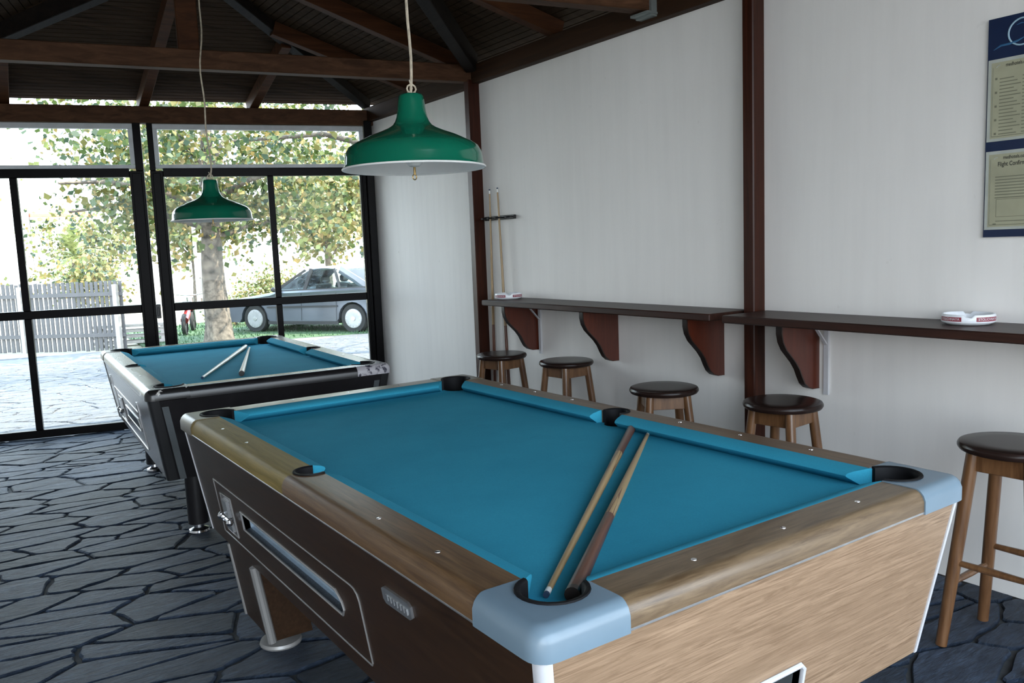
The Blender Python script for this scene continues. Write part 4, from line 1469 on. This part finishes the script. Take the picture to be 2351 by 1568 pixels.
# ------------------------------------------------------------------ pendant lamps
def lamp(label, loc, zroof, wig, sc):
    t = thing('pendant_lamp', label, 'lamp', loc, 0, 'green enamel lamps over the pool tables')
    out = [(0.2320, 0.000), (0.2290, 0.004), (0.2262, 0.012), (0.2245, 0.035), (0.2205, 0.050), (0.2105, 0.067), (0.1940, 0.079), (0.1700, 0.090), (0.1430, 0.103), (0.1080, 0.116), (0.0800, 0.128), (0.0640, 0.138), (0.0555, 0.150), (0.0505, 0.163), (0.0465, 0.182), (0.0430, 0.212), (0.0405, 0.228), (0.036, 0.235), (0.028, 0.2375), (0.006, 0.2385)]
    b = B(); b.lathe([(r*sc, z*sc) for r, z in out], n=56, cap1=True)
    b.build('shade', M['green'], t, angle=70)
    inn = [(0.2320, 0.000), (0.2250, 0.006), (0.2215, 0.034), (0.2080, 0.063), (0.1680, 0.086), (0.1060, 0.112), (0.0600, 0.133), (0.046, 0.16)]
    b = B(); b.lathe([((r-0.001)*sc, z*sc-0.0005) for r, z in inn], n=56, cap1=True)
    b.build('inner_reflector', M['enamel_white'], t, angle=70)
    b = B(); b.tube([(0.232*sc*math.cos(k*PI/28), 0.232*sc*math.sin(k*PI/28), 0.0) for k in range(56)], 0.0032, 6, closed=True)
    b.build('rim', M['enamel_white'], t)
    b = B(); b.lathe([(0.001, 0.004), (0.018, 0.008), (0.030, 0.022), (0.034, 0.040), (0.030, 0.060), (0.018, 0.082), (0.015, 0.10)], n=24, cap1=True)
    bl = b.build('bulb', M['bulb'], t)
    b = B(); b.lathe([(0.017, 0.095), (0.022, 0.10), (0.022, 0.155)], n=20, cap0=True, cap1=True); b.build('socket', M['black_plastic'], bl)
    b = B(); b.tube([(0, 0, 0.006), (0, 0, -0.020)], 0.0042, 8); b.tube([(0.007*math.cos(a*PI/6), 0.002, -0.027+0.009*math.sin(a*PI/6)) for a in range(12)], 0.002, 6, closed=True)
    b.build('pull_ring', M['brass'], t)
    # twisted flex up to the roof
    top = zroof-loc[2]
    path = [(0, 0, 0.236*sc)]
    n = 22
    z0 = 0.236*sc
    for k in range(1, n+1):
        f = k/n
        path.append((wig[0]*math.sin(f*9+wig[2])*0.6+wig[1]*f+wig[0]*math.sin(f*23)*0.35, wig[0]*math.cos(f*11)*0.4, z0+(top-z0)*f))
    b = B(); b.tube(path, 0.0048, 7); b.build('cord', M['cord'], t)
    b = B()
    b.tube([(0.004+0.016*math.cos(a*PI/5), 0.003*a/9, z0+0.018+0.014*math.sin(a*PI/5)) for a in range(10)], 0.003, 6, closed=True)
    b.tube([(-0.008, 0, z0), (0.008, 0.004, z0+0.02), (-0.004, -0.004, z0+0.045)], 0.003, 6)
    b.build('cord_knot', M['cord'], t)
    b = B(); b.lathe([(0.03, top-0.03), (0.03, top), (0.004, top)], n=16, cap0=True); b.build('ceiling_rose', M['black_plastic'], t)
    return t
lamp('bright green enamel pendant lamp over the oak pool table', (0.584, 1.416, 1.697), 3.20, (0.012, -0.01, 0.3), 1.0)
lamp('green enamel pendant lamp over the dark pool table, seen against the doors', (0.625, 4.015, 1.6485), 3.22, (0.016, 0.02, 1.1), 0.99)

# ------------------------------------------------------------------ outside: car
def make_car(label, rear_wheel, front_wheel, zg):
    rw, fw_ = Vector(rear_wheel), Vector(front_wheel)
    h = (fw_-rw).normalized()
    ang = math.atan2(h.y, h.x)
    left = Vector((-h.y, h.x))
    TW = 0.78
    ctr = (rw+fw_)/2 - left*TW
    t = thing('car', label, 'car', (ctr.x, ctr.y, zg), ang)
    WBs = (fw_-rw).length
    fx, rx = WBs/2, -WBs/2
    # lower body: side outline with wheel arches, lofted over the width with tumblehome
    top = [(fx+0.83, 0.50), (fx+0.80, 0.60), (fx+0.72, 0.68), (fx+0.35, 0.76), (fx-0.45, 0.86), (fx-0.60, 0.90),
           (rx-0.20, 0.95), (rx-0.42, 0.945), (rx-0.95, 0.90), (rx-1.04, 0.84), (rx-1.07, 0.60), (rx-1.06, 0.36), (rx-0.96, 0.28)]
    def arch(cx, r):
        return [(cx-r*math.cos(a*PI/10), 0.30+r*math.sin(a*PI/10)) for a in range(0, 11)]
    bot = [(rx-0.40, 0.24)] + arch(rx, 0.345) + [(rx+0.45, 0.19), (fx-0.45, 0.19)] + arch(fx, 0.345) + [(fx+0.42, 0.22), (fx+0.68, 0.24), (fx+0.82, 0.34)]
    outl = top+bot
    b = B()
    rings = []
    for y, kz in ((0.62, 0.05), (0.76, 0.025), (0.835, 0.0), (0.835, 0.0), (0.76, 0.025), (0.62, 0.05)):
        pass
    def ring(y, s, dz):
        out = []
        for x, z in outl:
            zz = z+(dz if z > 0.7 else 0)
            xx = x*s
            out.append((xx, y, zz))
        return out
    b.loops([ring(0.835, 1.0, -0.10), ring(0.85, 1.0, -0.06), ring(0.83, 1.0, -0.02), ring(0.74, 1.0, 0.0), ring(-0.74, 1.0, 0.0), ring(-0.83, 1.0, -0.02), ring(-0.85, 1.0, -0.06), ring(-0.835, 1.0, -0.10)])
    b.build('body', M['car'], t, angle=40)
    # greenhouse
    base = [(fx-0.52, 0.87), (rx-0.36, 0.93)]
    rf = [(fx-1.22, 1.34), (rx+0.42, 1.345)]
    yb, yr = 0.76, 0.58
    b = B()
    n = 8
    prof = []
    for k in range(n+1):
        x = rf[0][0]+(rf[1][0]-rf[0][0])*k/n
        prof.append((x, 1.335+0.045*math.sin(PI*k/n)**0.7))
    rings = []
    for x, z in prof:
        rings.append([(x, -yr, z-0.035), (x, -yr+0.08, z-0.005), (x, 0, z+0.012), (x, yr-0.08, z-0.005), (x, yr, z-0.035), (x, yr-.05, z-0.05), (x, -yr+.05, z-0.05)])
    b.loops(rings)
    b.build('roof', M['car_roof_sunlit'], t, angle=50)
    for s in (-1, 1):
        P = {'a0': Vector((fx-0.50, s*yb, 0.87)), 'a1': Vector((rf[0][0], s*yr, 1.31)), 'b0': Vector((-0.05, s*(yb+.01), 0.91)), 'b1': Vector((-0.12, s*(yr+.01), 1.34)),
             'c0': Vector((rx+0.32, s*(yb+.01), 0.93)), 'c1': Vector((rx+0.55, s*(yr+.01), 1.33)), 'd0': Vector((rx-0.36, s*yb, 0.93)), 'd1': Vector((rf[1][0], s*yr, 1.31))}
        for nm, a, c, w_ in (('a_pillar', 'a0', 'a1', 0.055), ('b_pillar', 'b0', 'b1', 0.075), ('rear_door_pillar', 'c0', 'c1', 0.05), ('c_pillar', 'd0', 'd1', 0.16)):
            b = B(); b.bar(P[a], P[c], w_, 0.03, up=(0, 1, 0)); b.build('pillar', M['car'] if nm == 'c_pillar' else M['dark_trim'], t)
        for a0, a1, c0, c1 in (('a0', 'a1', 'b0', 'b1'), ('b0', 'b1', 'c0', 'c1'), ('c0', 'c1', 'd0', 'd1')):
            b = B(); o = Vector((0, -s*0.006, 0)); q = [P[a0], P[c0], P[c1], P[a1]]; b.loops([q, [p+o for p in q]]); b.build('side_window', M['car_glass'], t, smooth=False)
        b = B(); b.bar((fx-0.50, s*(yb+.03), 0.885), (rx-0.36, s*(yb+.02), 0.945), 0.03, 0.025); b.build('window_trim', M['dark_trim'], t)
        b = B(); b.bar((fx-0.36, s*0.852, 0.55), (rx+0.36, s*0.852, 0.565), 0.02, 0.035); b.build('rub_strip', M['dark_trim'], t)
        b = B(); b.bar((fx-0.36, s*0.838, 0.215), (rx+0.36, s*0.838, 0.215), 0.02, 0.07); b.build('sill', M['dark_trim'], t)
        b = B(); b.box((fx-0.62, s*0.90, 0.93), (0.10, 0.16, 0.10), bevel=0.03); b.build('mirror', M['dark_trim'], t)
        for nm, x in (('door_seam', 0.02), ('door_seam', fx-0.58), ('door_seam', rx+0.40)):
            b = B(); b.bar((x, s*0.8505, 0.27), (x-0.02, s*0.842, 0.84), 0.004, 0.008, up=(0, 1, 0)); b.build(nm, M['dark_trim'], t)
    b = B(); q = [Vector((fx-0.50, -yb, 0.87)), Vector((fx-0.50, yb, 0.87)), Vector((rf[0][0], yr, 1.31)), Vector((rf[0][0], -yr, 1.31))]; b.loops([q, [p+Vector((-0.006, 0, -0.004)) for p in q]]); b.build('windscreen', M['car_glass'], t, smooth=False)
    b = B(); q = [Vector((rx-0.36, -yb, 0.93)), Vector((rx-0.36, yb, 0.93)), Vector((rf[1][0], yr, 1.31)), Vector((rf[1][0], -yr, 1.31))]; b.loops([q, [p+Vector((0.006, 0, -0.004)) for p in q]]); b.build('rear_window', M['car_glass'], t, smooth=False)
    for x, z in ((fx+0.80, 0.43), (rx-1.05, 0.45)):
        b = B(); b.box((x, 0, z), (0.10, 1.62, 0.17), bevel=0.035); b.build('bumper', M['dark_trim'], t)
    for s in (-1, 1):
        b = B(); b.box((fx+0.795, s*0.58, 0.595), (0.05, 0.34, 0.10), bevel=0.01); b.build('headlamp', M['chrome'], t)
        b = B(); b.box((rx-1.055, s*0.60, 0.72), (0.03, 0.34, 0.13), bevel=0.01); b.build('tail_lamp', M['red_paint'], t)
    for x in (fx, rx):
        for s in (-1, 1):
            b = B(); b.lathe([(0.20, s*-0.09), (0.28, s*-0.10), (0.302, s*-0.07), (0.302, s*0.06), (0.285, s*0.085), (0.205, s*0.075)], (x, s*(TW-.03), 0.302), 28, True, True, axis='y')
            wh = b.build('wheel', M['tyre'], t)
            b = B(); b.lathe([(0.205, s*0.07), (0.195, s*0.090), (0.12, s*0.098), (0.05, s*0.088), (0.001, s*0.09)], (x, s*(TW-.03), 0.302), 28, False, True, axis='y'); hc = b.build('hubcap', M['hub'], wh)
            b = B()
            for k in range(14):
                a = 2*PI*k/14
                b.box((x+0.165*math.cos(a), s*(TW-.03+0.095), 0.302+0.165*math.sin(a)), (0.022, 0.006, 0.022))
            b.lathe([(0.052, s*0.094), (0.048, s*0.101), (0.001, s*0.102)], (x, s*(TW-.03), 0.302), 16, axis='y')
            b.build('hub_slots', M['steel'], hc)
    for x, y in ((0.08, 0.36), (0.08, -0.36), (rx+0.55, 0.36), (rx+0.55, -0.36)):
        b = B(); b.box((x, y, 0.50), (0.46, 0.50, 0.18), bevel=0.05); b.bar((x-0.2, y, 0.5), (x-0.34, y, 1.0), 0.46, 0.12, up=(1, 0, 0), bevel=0.03); b.box((x-0.37, y, 1.10), (0.09, 0.27, 0.15), bevel=0.03); b.build('seat', M['dark_trim'], t)
    b = B(); b.box((fx-0.62, 0, 0.84), (0.3, 1.4, 0.12), bevel=0.04); b.build('dashboard', M['dark_trim'], t)
    b = B()
    b.tube([(fx-0.95+0.05*math.sin(a*PI/10), 0.36+0.19*math.cos(a*PI/10), 0.93+0.19*math.sin(a*PI/10)) for a in range(20)], 0.014, 6, closed=True)
    b.build('steering_wheel', M['dark_trim'], t)
    return t
ZG = -0.245
make_car('dark silver saloon car parked on the grass beyond the right glass door', (6.19, 14.75), (4.83, 16.86), ZG)

# ------------------------------------------------------------------ outside: trees, shrubs
LEAFM = {'leaf_green': 0}
def leaf_mesh(name, centres, spread, per, size, mats, weights, parent, squash=1.0):
    k = len(centres)
    n = k*per
    c = np.repeat(np.asarray(centres, float), per, axis=0)
    sp = np.repeat(np.asarray(spread, float) if np.ndim(spread) else np.full(k, spread), per)
    off = rng.normal(0, 1, (n, 3))*sp[:, None]
    off[:, 2] *= squash
    p = c+off
    d = rng.normal(0, 1, (n, 3)); d /= np.linalg.norm(d, axis=1)[:, None]
    e = rng.normal(0, 1, (n, 3)); e -= (e*d).sum(1)[:, None]*d; e /= np.linalg.norm(e, axis=1)[:, None]
    nn = np.cross(d, e)
    s = size*rng.uniform(0.65, 1.25, n)[:, None]
    v = np.stack([p-d*s*0.5, p+e*s*0.42-d*s*0.05+nn*s*0.10, p+d*s*0.55, p-e*s*0.42-d*s*0.05+nn*s*0.10], axis=1).reshape(-1, 3)
    me = bpy.data.meshes.new(name)
    me.vertices.add(n*4)
    me.vertices.foreach_set('co', v.ravel())
    me.loops.add(n*4)
    me.loops.foreach_set('vertex_index', np.arange(n*4))
    me.polygons.add(n)
    me.polygons.foreach_set('loop_start', np.arange(0, n*4, 4))
    me.polygons.foreach_set('loop_total', np.full(n, 4))
    for m in mats:
        me.materials.append(M[m])
    mi = rng.choice(len(mats), n, p=np.array(weights)/sum(weights))
    me.polygons.foreach_set('material_index', mi)
    me.update(calc_edges=True)
    me.validate()
    o = link(name, me, parent)
    o['kind'] = 'stuff'
    return o

def tree(label, loc, trunk, limbs, crown, per, spread, leaf, mats, weights, group='trees outside the glass doors'):
    t = thing('tree', label, 'tree', loc, 0, group)
    b = B()
    pts, rad = trunk
    # fluted bark
    n = 20
    rings = []
    for i, (p, r) in enumerate(zip(pts, rad)):
        rings.append([(p[0]+r*(1+0.10*math.sin(5*a*2*PI/n+i*.7)+0.05*random.uniform(-1, 1))*math.cos(2*PI*a/n), p[1]+r*(1+0.10*math.sin(5*a*2*PI/n+i*.7)+0.05*random.uniform(-1, 1))*math.sin(2*PI*a/n), p[2]) for a in range(n)])
    b.loops(rings, cap0=False)
    b.build('trunk', M['bark'], t, angle=60)
    for path, r0 in limbs:
        m = len(path)
        b = B(); b.tube(path, [r0*(1-0.7*k/(m-1)) for k in range(m)], 8); b.build('branch', M['bark'], t, angle=80)
    leaf_mesh('leaves', crown, spread, per, leaf, mats, weights, t)
    return t
random.seed(21)
def ell(c, r, n, fill=0.45):
    out = []
    while len(out) < n:
        v = Vector((random.gauss(0, 1), random.gauss(0, 1), random.gauss(0, 1))).normalized()*random.uniform(fill, 1.0)
        out.append((c[0]+v.x*r[0], c[1]+v.y*r[1], c[2]+v.z*r[2]))
    return out
tp = [(0, 0, -0.06), (0.0, 0, 0.12), (-0.01, 0, 0.45), (-0.04, 0, 1.0), (-0.05, 0, 1.6), (0.0, 0, 2.3), (0.03, 0, 3.2), (0.05, 0, 4.6)]
tr2 = [0.31, 0.265, 0.235, 0.215, 0.195, 0.175, 0.14, 0.07]
limbs = []
for a, z, l, up in ((0.3, 2.0, 2.4, 0.6), (1.4, 2.5, 2.0, 1.0), (2.6, 2.2, 2.6, 0.7), (3.5, 2.6, 2.8, 0.6), (4.4, 2.3, 1.8, 0.9), (5.4, 2.7, 2.4, 0.8), (0.9, 3.1, 1.6, 1.4), (3.9, 3.2, 1.8, 1.2)):
    limbs.append(([(0, 0, z), (math.cos(a)*l*0.35, math.sin(a)*l*0.35, z+up*0.45), (math.cos(a)*l*0.7, math.sin(a)*l*0.7, z+up*0.7), (math.cos(a)*l, math.sin(a)*l, z+up*0.6)], 0.07))
crown = ell((-0.1, 0, 4.3), (2.9, 2.3, 2.1), 95) + ell((1.6, 0.3, 3.0), (1.5, 1.2, 0.8), 26) + ell((-1.2, 0, 2.9), (1.2, 1.0, 0.9), 20) + ell((0.3, -0.2, 2.5), (1.0, 0.8, 0.5), 10)
tree('broad leafy tree with pale peeling trunk on the lawn in front of the car', (3.61, 15.31, -0.245), (tp, tr2), limbs, crown, 62, 0.33, 0.12, ['leaf_green', 'leaf_olive', 'leaf_yellow', 'leaf_teal', 'leaf_pale'], [0.34, 0.26, 0.14, 0.10, 0.16])
# a second tree round the corner: its twigs reach in front of the transoms and dapple the terrace
tp3 = [(0, 0, -0.05), (0, 0, 0.4), (0.03, 0, 1.2), (0.0, 0, 2.2), (-0.1, 0, 3.4), (-0.2, 0, 4.6)]
lim3 = [([(0, 0, 2.4), (-0.9, 0.4, 3.0), (-2.0, 0.8, 3.3), (-3.2, 1.2, 3.2)], 0.07), ([(0, 0, 2.9), (-1.0, -0.5, 3.6), (-2.3, -0.7, 3.9), (-3.8, -0.6, 4.0)], 0.07), ([(0, 0, 2.6), (0.9, 0.6, 3.2), (1.9, 1.0, 3.5)], 0.06), ([(0, 0, 3.2), (0.4, -1.0, 3.9), (0.8, -1.9, 4.3)], 0.06)]
cr3 = ell((-0.3, 0, 4.8), (2.6, 2.2, 1.4), 60) + ell((-2.6, 0.5, 3.6), (1.8, 1.3, 0.7), 34) + ell((-4.6, 1.6, 3.35), (1.6, 1.5, 0.6), 16)
tree('darker overhanging tree growing round the corner of the right wall, twigs over the terrace', (6.1, 9.9, -0.14), (tp3, [0.26, 0.2, 0.17, 0.15, 0.12, 0.06]), lim3, cr3, 26, 0.32, 0.10, ['leaf_green', 'leaf_teal', 'leaf_olive'], [0.45, 0.35, 0.2])
# background trees
def far_tree(label, loc, cr, per, leaf, mats, weights, spread=0.5, th=1.6):
    p = [(0, 0, -0.1), (0.03, 0, th*0.5), (0, 0, th), (0.05, 0, th*1.8)]
    tree(label, loc, (p, [0.17, 0.13, 0.11, 0.05]), [([(0, 0, th*0.8), (0.5, 0.1, th*1.2), (0.9, 0.2, th*1.5)], 0.05), ([(0, 0, th), (-0.5, 0.1, th*1.4), (-0.9, 0.1, th*1.7)], 0.05)], cr, per, spread, leaf, mats, weights)
far_tree('pale yellow-green tree far behind the car roof', (12.3, 31.0, -0.3), ell((0, 0, 3.9), (1.9, 1.6, 2.2), 44), 110, 0.24, ['leaf_pale', 'leaf_olive', 'leaf_yellow', 'leaf_green'], [0.4, 0.25, 0.2, 0.15])
far_tree('yellow-green bushy tree far behind, left of the pale one', (7.2, 31.5, -0.3), ell((0, 0, 3.6), (1.9, 1.6, 2.2), 40), 110, 0.24, ['leaf_pale', 'leaf_olive', 'leaf_yellow', 'leaf_green'], [0.32, 0.28, 0.25, 0.15])
far_tree('blue-green bushy tree at the far right edge of the right door', (18.4, 36.0, -0.3), ell((0, 0, 3.4), (2.6, 2.0, 2.2), 50), 110, 0.26, ['leaf_teal', 'leaf_pale', 'leaf_olive', 'leaf_green'], [0.35, 0.25, 0.2, 0.2])
far_tree('pale greyish-green tree far behind the corrugated fence', (4.6, 39.5, -0.3), ell((0, 0, 2.5), (2.2, 1.4, 1.4), 36), 66, 0.19, ['leaf_pale', 'leaf_teal', 'leaf_olive', 'leaf_yellow'], [0.4, 0.25, 0.2, 0.15], th=1.0)
def shrub(label, loc, cr, per, leaf, mats, weights, spread=0.2):
    t = thing('shrub', label, 'shrub', loc, 0, 'shrubs outside the glass doors')
    b = B()
    for k in range(6):
        a = k*1.05
        b.tube([(0.08*math.cos(a), 0.08*math.sin(a), -0.05), (0.25*math.cos(a), 0.25*math.sin(a), 0.35), (0.45*math.cos(a), 0.45*math.sin(a), 0.7)], [0.02, 0.015, 0.008], 5)
    b.build('stems', M['bark'], t)
    leaf_mesh('leaves', cr, spread, per, leaf, mats, weights, t)
shrub('yellow-green shrub growing behind the car bonnet', (6.6, 21.8, -0.26), ell((0, 0, 0.70), (1.25, 0.6, 0.62), 36, 0.2), 60, 0.085, ['leaf_pale', 'leaf_yellow', 'leaf_olive', 'leaf_green'], [0.35, 0.25, 0.25, 0.15])
shrub('low yellow-green shrub behind the front wheel, right of the trunk', (5.0, 19.4, -0.26), ell((0, 0, 0.38), (0.5, 0.35, 0.34), 14, 0.2), 60, 0.08, ['leaf_pale', 'leaf_yellow', 'leaf_olive', 'leaf_green'], [0.3, 0.25, 0.25, 0.2])
shrub('loose olive shrub in the dry field behind the corrugated fence', (3.0, 27.5, -0.27), ell((0, 0, 1.15), (1.3, 0.7, 0.65), 24, 0.2), 56, 0.15, ['leaf_olive', 'leaf_yellow', 'leaf_pale', 'leaf_teal'], [0.3, 0.25, 0.3, 0.15], 0.28)
shrub('small yellow-green shrub behind the left end of the fence', (-0.4, 19.6, -0.27), ell((0, 0, 1.0), (0.7, 0.5, 0.55), 12, 0.2), 56, 0.10, ['leaf_pale', 'leaf_yellow', 'leaf_olive'], [0.45, 0.3, 0.25])
# palm
t = thing('palm', 'pale green fan palm in front of the far white house', 'palm', (3.55, 34.5, -0.3), 0)
b = B(); b.tube([(0, 0, -0.1), (0.03, 0, 0.8), (0, 0, 1.9)], [0.16, 0.14, 0.13], 10); b.build('trunk', M['bark'], t)
for k in range(26):
    a = k*2.399
    el = random.uniform(-0.25, 1.35)
    L_ = random.uniform(1.1, 1.5)
    b = B()
    pts = []
    for q in range(6):
        f = q/5
        r = L_*f*math.cos(el)
        z = 1.95+L_*f*math.sin(el)-0.5*f*f*L_*math.cos(el)
        pts.append(Vector((r*math.cos(a), r*math.sin(a), z)))
    sd_ = Vector((-math.sin(a), math.cos(a), 0))
    for q in range(5):
        for s in (-1, 1):
            w_ = 0.26*math.sin(PI*(q+1)/6.5)
            m_ = (pts[q]+pts[q+1])/2
            b.poly([pts[q], pts[q+1], m_+(pts[q+1]-pts[q])*0.8+sd_*s*w_+Vector((0, 0, -0.05))])
            b.poly([m_, pts[q+1], pts[q+1]+(pts[q+1]-pts[q])*0.7+sd_*s*w_*0.8+Vector((0, 0, -0.06))])
    b.build('frond', M['leaf_pale'], t, smooth=False)

# ------------------------------------------------------------------ outside: fence, pole, house, moped, planks
t = thing('slatted_fence', 'fence of pale grey upright slats at the far edge of the terrace', 'fence', (2.03, 16.0, -0.27))
fd = Vector((-1.96, 1.80, 0)).normalized()
fn_ = Vector((fd.y, -fd.x, 0))
fa_ = math.atan2(fd.y, fd.x)
b = B(); b.box((0, 0, 0.66), (0.062, 0.022, 1.32)); sl0 = b.build('slat', M['corr'], t, smooth=False)
for k in range(62):
    o = sl0 if k == 0 else sl0.copy()
    if k:
        COL.objects.link(o)
        o.parent = t
    p = fd*(k*0.098)
    o.location = (p.x, p.y, random.uniform(-0.012, 0.012)-0.004*k*0.098)
    o.rotation_euler = (random.uniform(-.006, .006), random.uniform(-.006, .006), fa_)
for z in (0.30, 1.08):
    p, q = fd*-0.05-fn_*0.03, fd*6.1-fn_*0.03
    b = B(); b.bar((p.x, p.y, z), (q.x, q.y, z), 0.04, 0.07); b.build('rail', M['corr'], t, smooth=False)
for k in range(4):
    p = fd*(0.05+k*1.98)-fn_*0.09
    b = B(); b.box((p.x, p.y, 0.62), (0.08, 0.08, 1.28), fa_); b.build('post', M['plank'], t)
t = thing('lattice_pole', 'pale concrete lattice pole standing just left of the tree trunk', 'pole', (4.77, 20.95, -0.26))
pa = math.radians(-10)
b = B()
for s in (-1, 1):
    b.bar((s*0.115*math.cos(pa), s*0.115*math.sin(pa), -0.05), (s*0.09*math.cos(pa), s*0.09*math.sin(pa), 6.0), 0.055, 0.16, up=(0, 1, 0))
b.build('shaft', M['concrete'], t, smooth=False)
for z in (0.25, 0.72, 1.25, 1.72, 2.2, 2.75, 3.3, 3.9, 4.5):
    b = B(); b.box((0, 0, z), (0.18, 0.10, 0.16), pa); b.build('web', M['concrete'], t)
for z in (0.98, 1.48):
    b = B(); b.box((-0.01, 0.02, z), (0.17, 0.03, 0.34), pa); b.build('notice_plate', M['steel'], t)
t = thing('moped', 'red moped parked on the lawn behind the tree trunk, left side', 'moped', (3.72, 18.2, -0.262), math.radians(68))
for x in (-0.52, 0.58):
    b = B(); b.lathe([(0.17, -0.04), (0.23, -0.035), (0.245, 0), (0.23, 0.035), (0.17, 0.04)], (x, 0, 0.245), 22, axis='y'); b.lathe([(0.175, -0.02), (0.03, -0.02), (0.03, 0.02), (0.175, 0.02)], (x, 0, 0.245), 22, axis='y'); b.build('wheel', M['tyre'], t)
b = B(); b.bar((-0.52, 0, 0.34), (-0.12, 0, 0.48), 0.16, 0.16, bevel=0.05); b.bar((-0.1, 0, 0.42), (0.40, 0, 0.62), 0.08, 0.09, bevel=0.03); b.box((0.60, 0, 0.52), (0.34, 0.13, 0.07), bevel=0.03); b.build('body', M['red_paint'], t)
b = B(); b.bar((-0.55, 0, 0.66), (0.02, 0, 0.68), 0.22, 0.09, bevel=0.03); b.build('seat', M['tyre'], t)
b = B(); b.tube([(0.58, 0.06, 0.26), (0.42, 0.06, 0.80)], 0.02, 6); b.tube([(0.58, -0.06, 0.26), (0.42, -0.06, 0.80)], 0.02, 6); b.tube([(0.36, -0.33, 0.88), (0.42, -0.1, 0.84), (0.42, 0.1, 0.84), (0.36, 0.33, 0.88)], 0.016, 6); b.build('fork_and_handlebar', M['steel'], t)
t = thing('plank_stack', 'low stack of grey weathered planks beside the end of the fence', 'planks', (2.35, 16.9, -0.262), math.radians(-18))
for k in range(4):
    b = B(); b.box((0.02*(k % 2), 0.03*((k*2) % 3), 0.06+k*0.11), (1.5, 0.28, 0.055)); b.build('plank', M['plank'], t)
    for x in (-0.6, 0.55):
        b = B(); b.box((x, 0, 0.005+k*0.11+0.0), (0.07, 0.26, 0.055)); b.build('spacer', M['plank'], t)
t = thing('house', 'white house with teal shutters and a low red-roofed wing, far behind the fence', 'house', (2.6, 52.0, -0.4), math.radians(8))
b = B(); b.box((-3.0, 3, 3.6), (8.0, 6.0, 7.2)); b.box((-3.0, 3, 7.28), (8.2, 6.2, 0.16)); b.build('wall', M['house'], t, smooth=False)
b = B(); b.box((2.55, 2.5, 2.2), (3.0, 5.0, 4.4)); b.build('wing', M['house'], t, smooth=False)
b = B(); b.loops([[(1.05, -0.35, 4.4), (4.3, -0.35, 4.4), (4.3, 5.4, 4.4), (1.05, 5.4, 4.4)], [(1.05, -0.35, 4.55), (4.3, -0.35, 4.55), (4.3, 5.4, 4.55), (1.05, 5.4, 4.55)], [(1.05, 2.2, 5.0), (3.9, 2.2, 5.0), (3.9, 2.6, 5.0), (1.05, 2.6, 5.0)]]); b.build('tiled_roof', M['tile'], t, smooth=False)
for x in (-5.2, -3.4, -1.6, 0.2):
    for z in (1.6, 4.2):
        b = B(); b.box((x, -0.02, z), (0.9, 0.10, 1.0)); wv = b.build('window', M['house'], t)
        for q in (-0.22, 0.22):
            b = B(); b.box((x+q, -0.09, z), (0.34, 0.05, 0.85)); b.build('shutter', M['teal'], wv)
